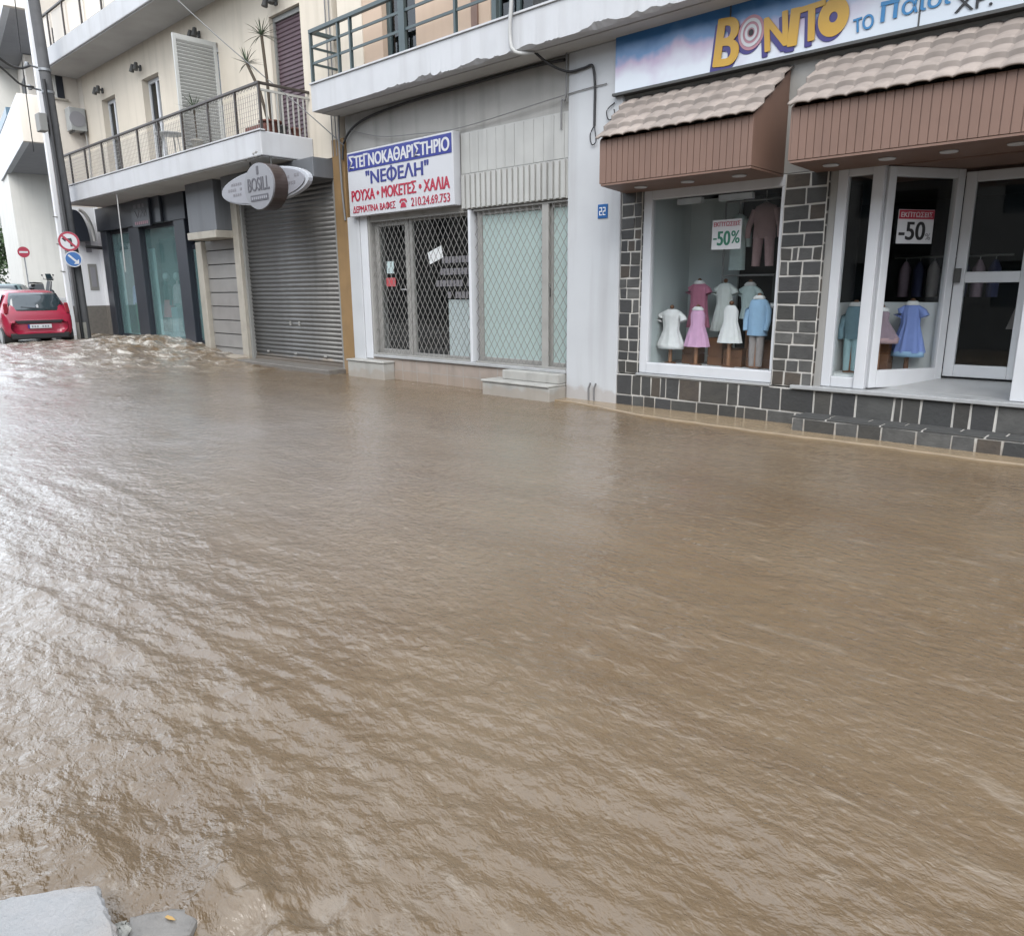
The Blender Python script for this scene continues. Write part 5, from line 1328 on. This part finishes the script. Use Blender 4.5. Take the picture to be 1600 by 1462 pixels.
# motor scooter
ms = thing('motor_scooter', 'black motor scooter parked on the raised pavement behind the red hatchback', 'motor scooter', (-39.2, 10.75, 1.42), None, R(35)); OFF[ms.name] = Vector((0, 0, 0))
for y in (-.55, .62):
    w = M(); w.tube([(-.06, y, .25), (.06, y, .25)], .25, 20, smooth=False); w_ = w.build('wheel', 'rubber', ms, bevel=.02)
    M().tube([(-.065, y, .25), (.065, y, .25)], .13, 14, smooth=False).build('rim', 'silver', w_)
m = M(); m.prism([(-.75, .55), (-.55, .75), (.05, .78), (.10, .42), (.35, .32), (.40, .40), (.62, .95), (.70, .9), (.55, .28), (.3, .22), (-.2, .25), (-.5, .35)], 'x', -.14, .14); m.build('body', 'dark_paint', ms, bevel=.04)
M().prism([(-.75, .77), (-.6, .86), (-.1, .84), (.06, .79)], 'x', -.15, .15).build('seat', 'rubber', ms, bevel=.03)
M().tube([(-.32, .60, 1.02), (0, .64, 1.0), (.32, .60, 1.02)], .02, 8).build('handlebar', 'ac_dark', ms)
M().add([(-.2, .72, .95), (.2, .72, .95), (.16, .60, 1.3), (-.16, .60, 1.3)], [(0, 1, 2, 3)]).build('windscreen', 'glass_car', ms, solid=.01)
for s in (-1, 1):
    M().tube([(s*.25, .6, 1.02), (s*.32, .58, 1.2)], .01, 6).build('mirror_stalk', 'ac_dark', ms)
    M().sphere((s*.33, .58, 1.23), .06, 6, (1, .4, .8)).build('mirror', 'ac_dark', ms)
ms.scale = (.85, .85, .85)

# ------------------------------------------------------------------ broken slab in the foreground
def rag(poly, step=.014, amp=.0022, seed=1):
    out = []; q = random.Random(seed)
    for i in range(len(poly)):
        a, b = Vector(poly[i]), Vector(poly[(i+1) % len(poly)]); k = max(1, int((b-a).length/step)); nrm = Vector((-(b-a).y, (b-a).x)).normalized()
        for t in range(k):
            p = a+(b-a)*(t/k)+nrm*q.gauss(0, amp)*(1 if t else .6); out.append((p.x, p.y))
    return out
sb_ = M()
poly = rag([(-1.955, .462), (-2.085, .27), (-2.48, -.30), (-1.2, -.6), (-.9, .20), (-1.30, .372), (-1.74, .432)])
inner = [(x+(-1.75-x)*.012, y+(.0-y)*.02) for x, y in poly]
k = len(poly); v = [(x, y, -.3) for x, y in poly]+[(x+rng.gauss(0, .002), y+rng.gauss(0, .002), .138+rng.gauss(0, .0015)) for x, y in poly]+[(x, y, .15+rng.gauss(0, .0012)) for x, y in inner]
sb_.add(v, [(r*k+i, r*k+(i+1) % k, (r+1)*k+(i+1) % k, (r+1)*k+i) for r in range(2) for i in range(k)]+[tuple(range(2*k, 3*k))])
one(sb_, 'concrete_slab', 'concrete', 'pale grey concrete slab corner rising out of the flood at the bottom left', 'slab')
m = M(); m.prism(rag([(-1.885, .50), (-1.80, .465), (-1.70, .585), (-1.735, .625), (-1.795, .625)], .02, .003, 4), 'z', -.2, .066)
one(m, 'broken_paving', 'concrete_dark', 'dark broken paving piece beside the concrete slab corner', 'paving piece', bevel=.012)
m = M()
for (x, y, z, r) in ((-1.85, .475, .05, .030), (-1.835, .462, .06, .024), (-1.80, .452, .05, .028), (-1.87, .485, .03, .022)):
    o = len(m.v); m.sphere((x, y, z), r, 6, (1.2, .8, .9))
    for i in range(o, len(m.v)):
        a, b, c = m.v[i]; m.v[i] = (a+rng.gauss(0, .003), b+rng.gauss(0, .003), c+rng.gauss(0, .003))
one(m, 'mortar_rubble', 'rubble', 'crumbly pale mortar lump between the slab and the broken paving piece', 'rubble')
m = M(); blade(m, (-1.80, .565, .071), (.9, .3, .04), .035, .008, .0, None)
one(m, 'fallen_leaf', 'leaf_yellow', 'tiny yellow leaf lying on the broken paving piece', 'leaf', solid=.001)

# ------------------------------------------------------------------ houses on the near side of the street (unseen, added to darken glass reflections)
OC = thing('added_opposite_house', 'long plastered house row opposite the dark fashion shop, added unseen to darken its glass', 'building', (-46, -9, 0))
m = M(); hs_ = [(x, x+1.3, z, z+1.5) for z in (1.0, 4.0, 7.0) for x in np.arange(-74, -18, 3.1)]
wall_holes(m, -76, -16.2, -.3, 9.2, -8.6, -8.3, hs_); m.build('wall', 'opposite_plaster', OC)
M().box(-76, -16.2, -14, -8.9, -.3, 9.1).build('core', 'interior_dark', OC)
m = M()
for h in hs_: m.box(h[0], h[1], -8.8, -8.75, h[2], h[3])
m.build('window', 'glass_car', OC)
OB = thing('added_opposite_house', 'plain plastered house row added unseen behind the viewer to darken the shop window reflections', 'building', (-2, -9, 0))
m = M(); hs_ = [(x, x+1.2, z, z+1.4) for z in (1.0, 3.8, 6.2) for x in np.arange(-14.5, 7.5, 2.6)]
wall_holes(m, -15.5, 9, -.3, 8.2, -8.3, -8.0, hs_); m.build('wall', 'opposite_plaster', OB)
M().box(-15.5, 9, -14, -8.6, -.3, 8.1).build('core', 'interior_dark', OB)
M().box(-15.7, 9.2, -14, -7.8, 8.2, 8.4).build('roof', 'opposite_plaster', OB)
m = M()
for h in hs_: m.box(h[0], h[1], -8.5, -8.45, h[2], h[3])
m.build('window', 'glass_car', OB)
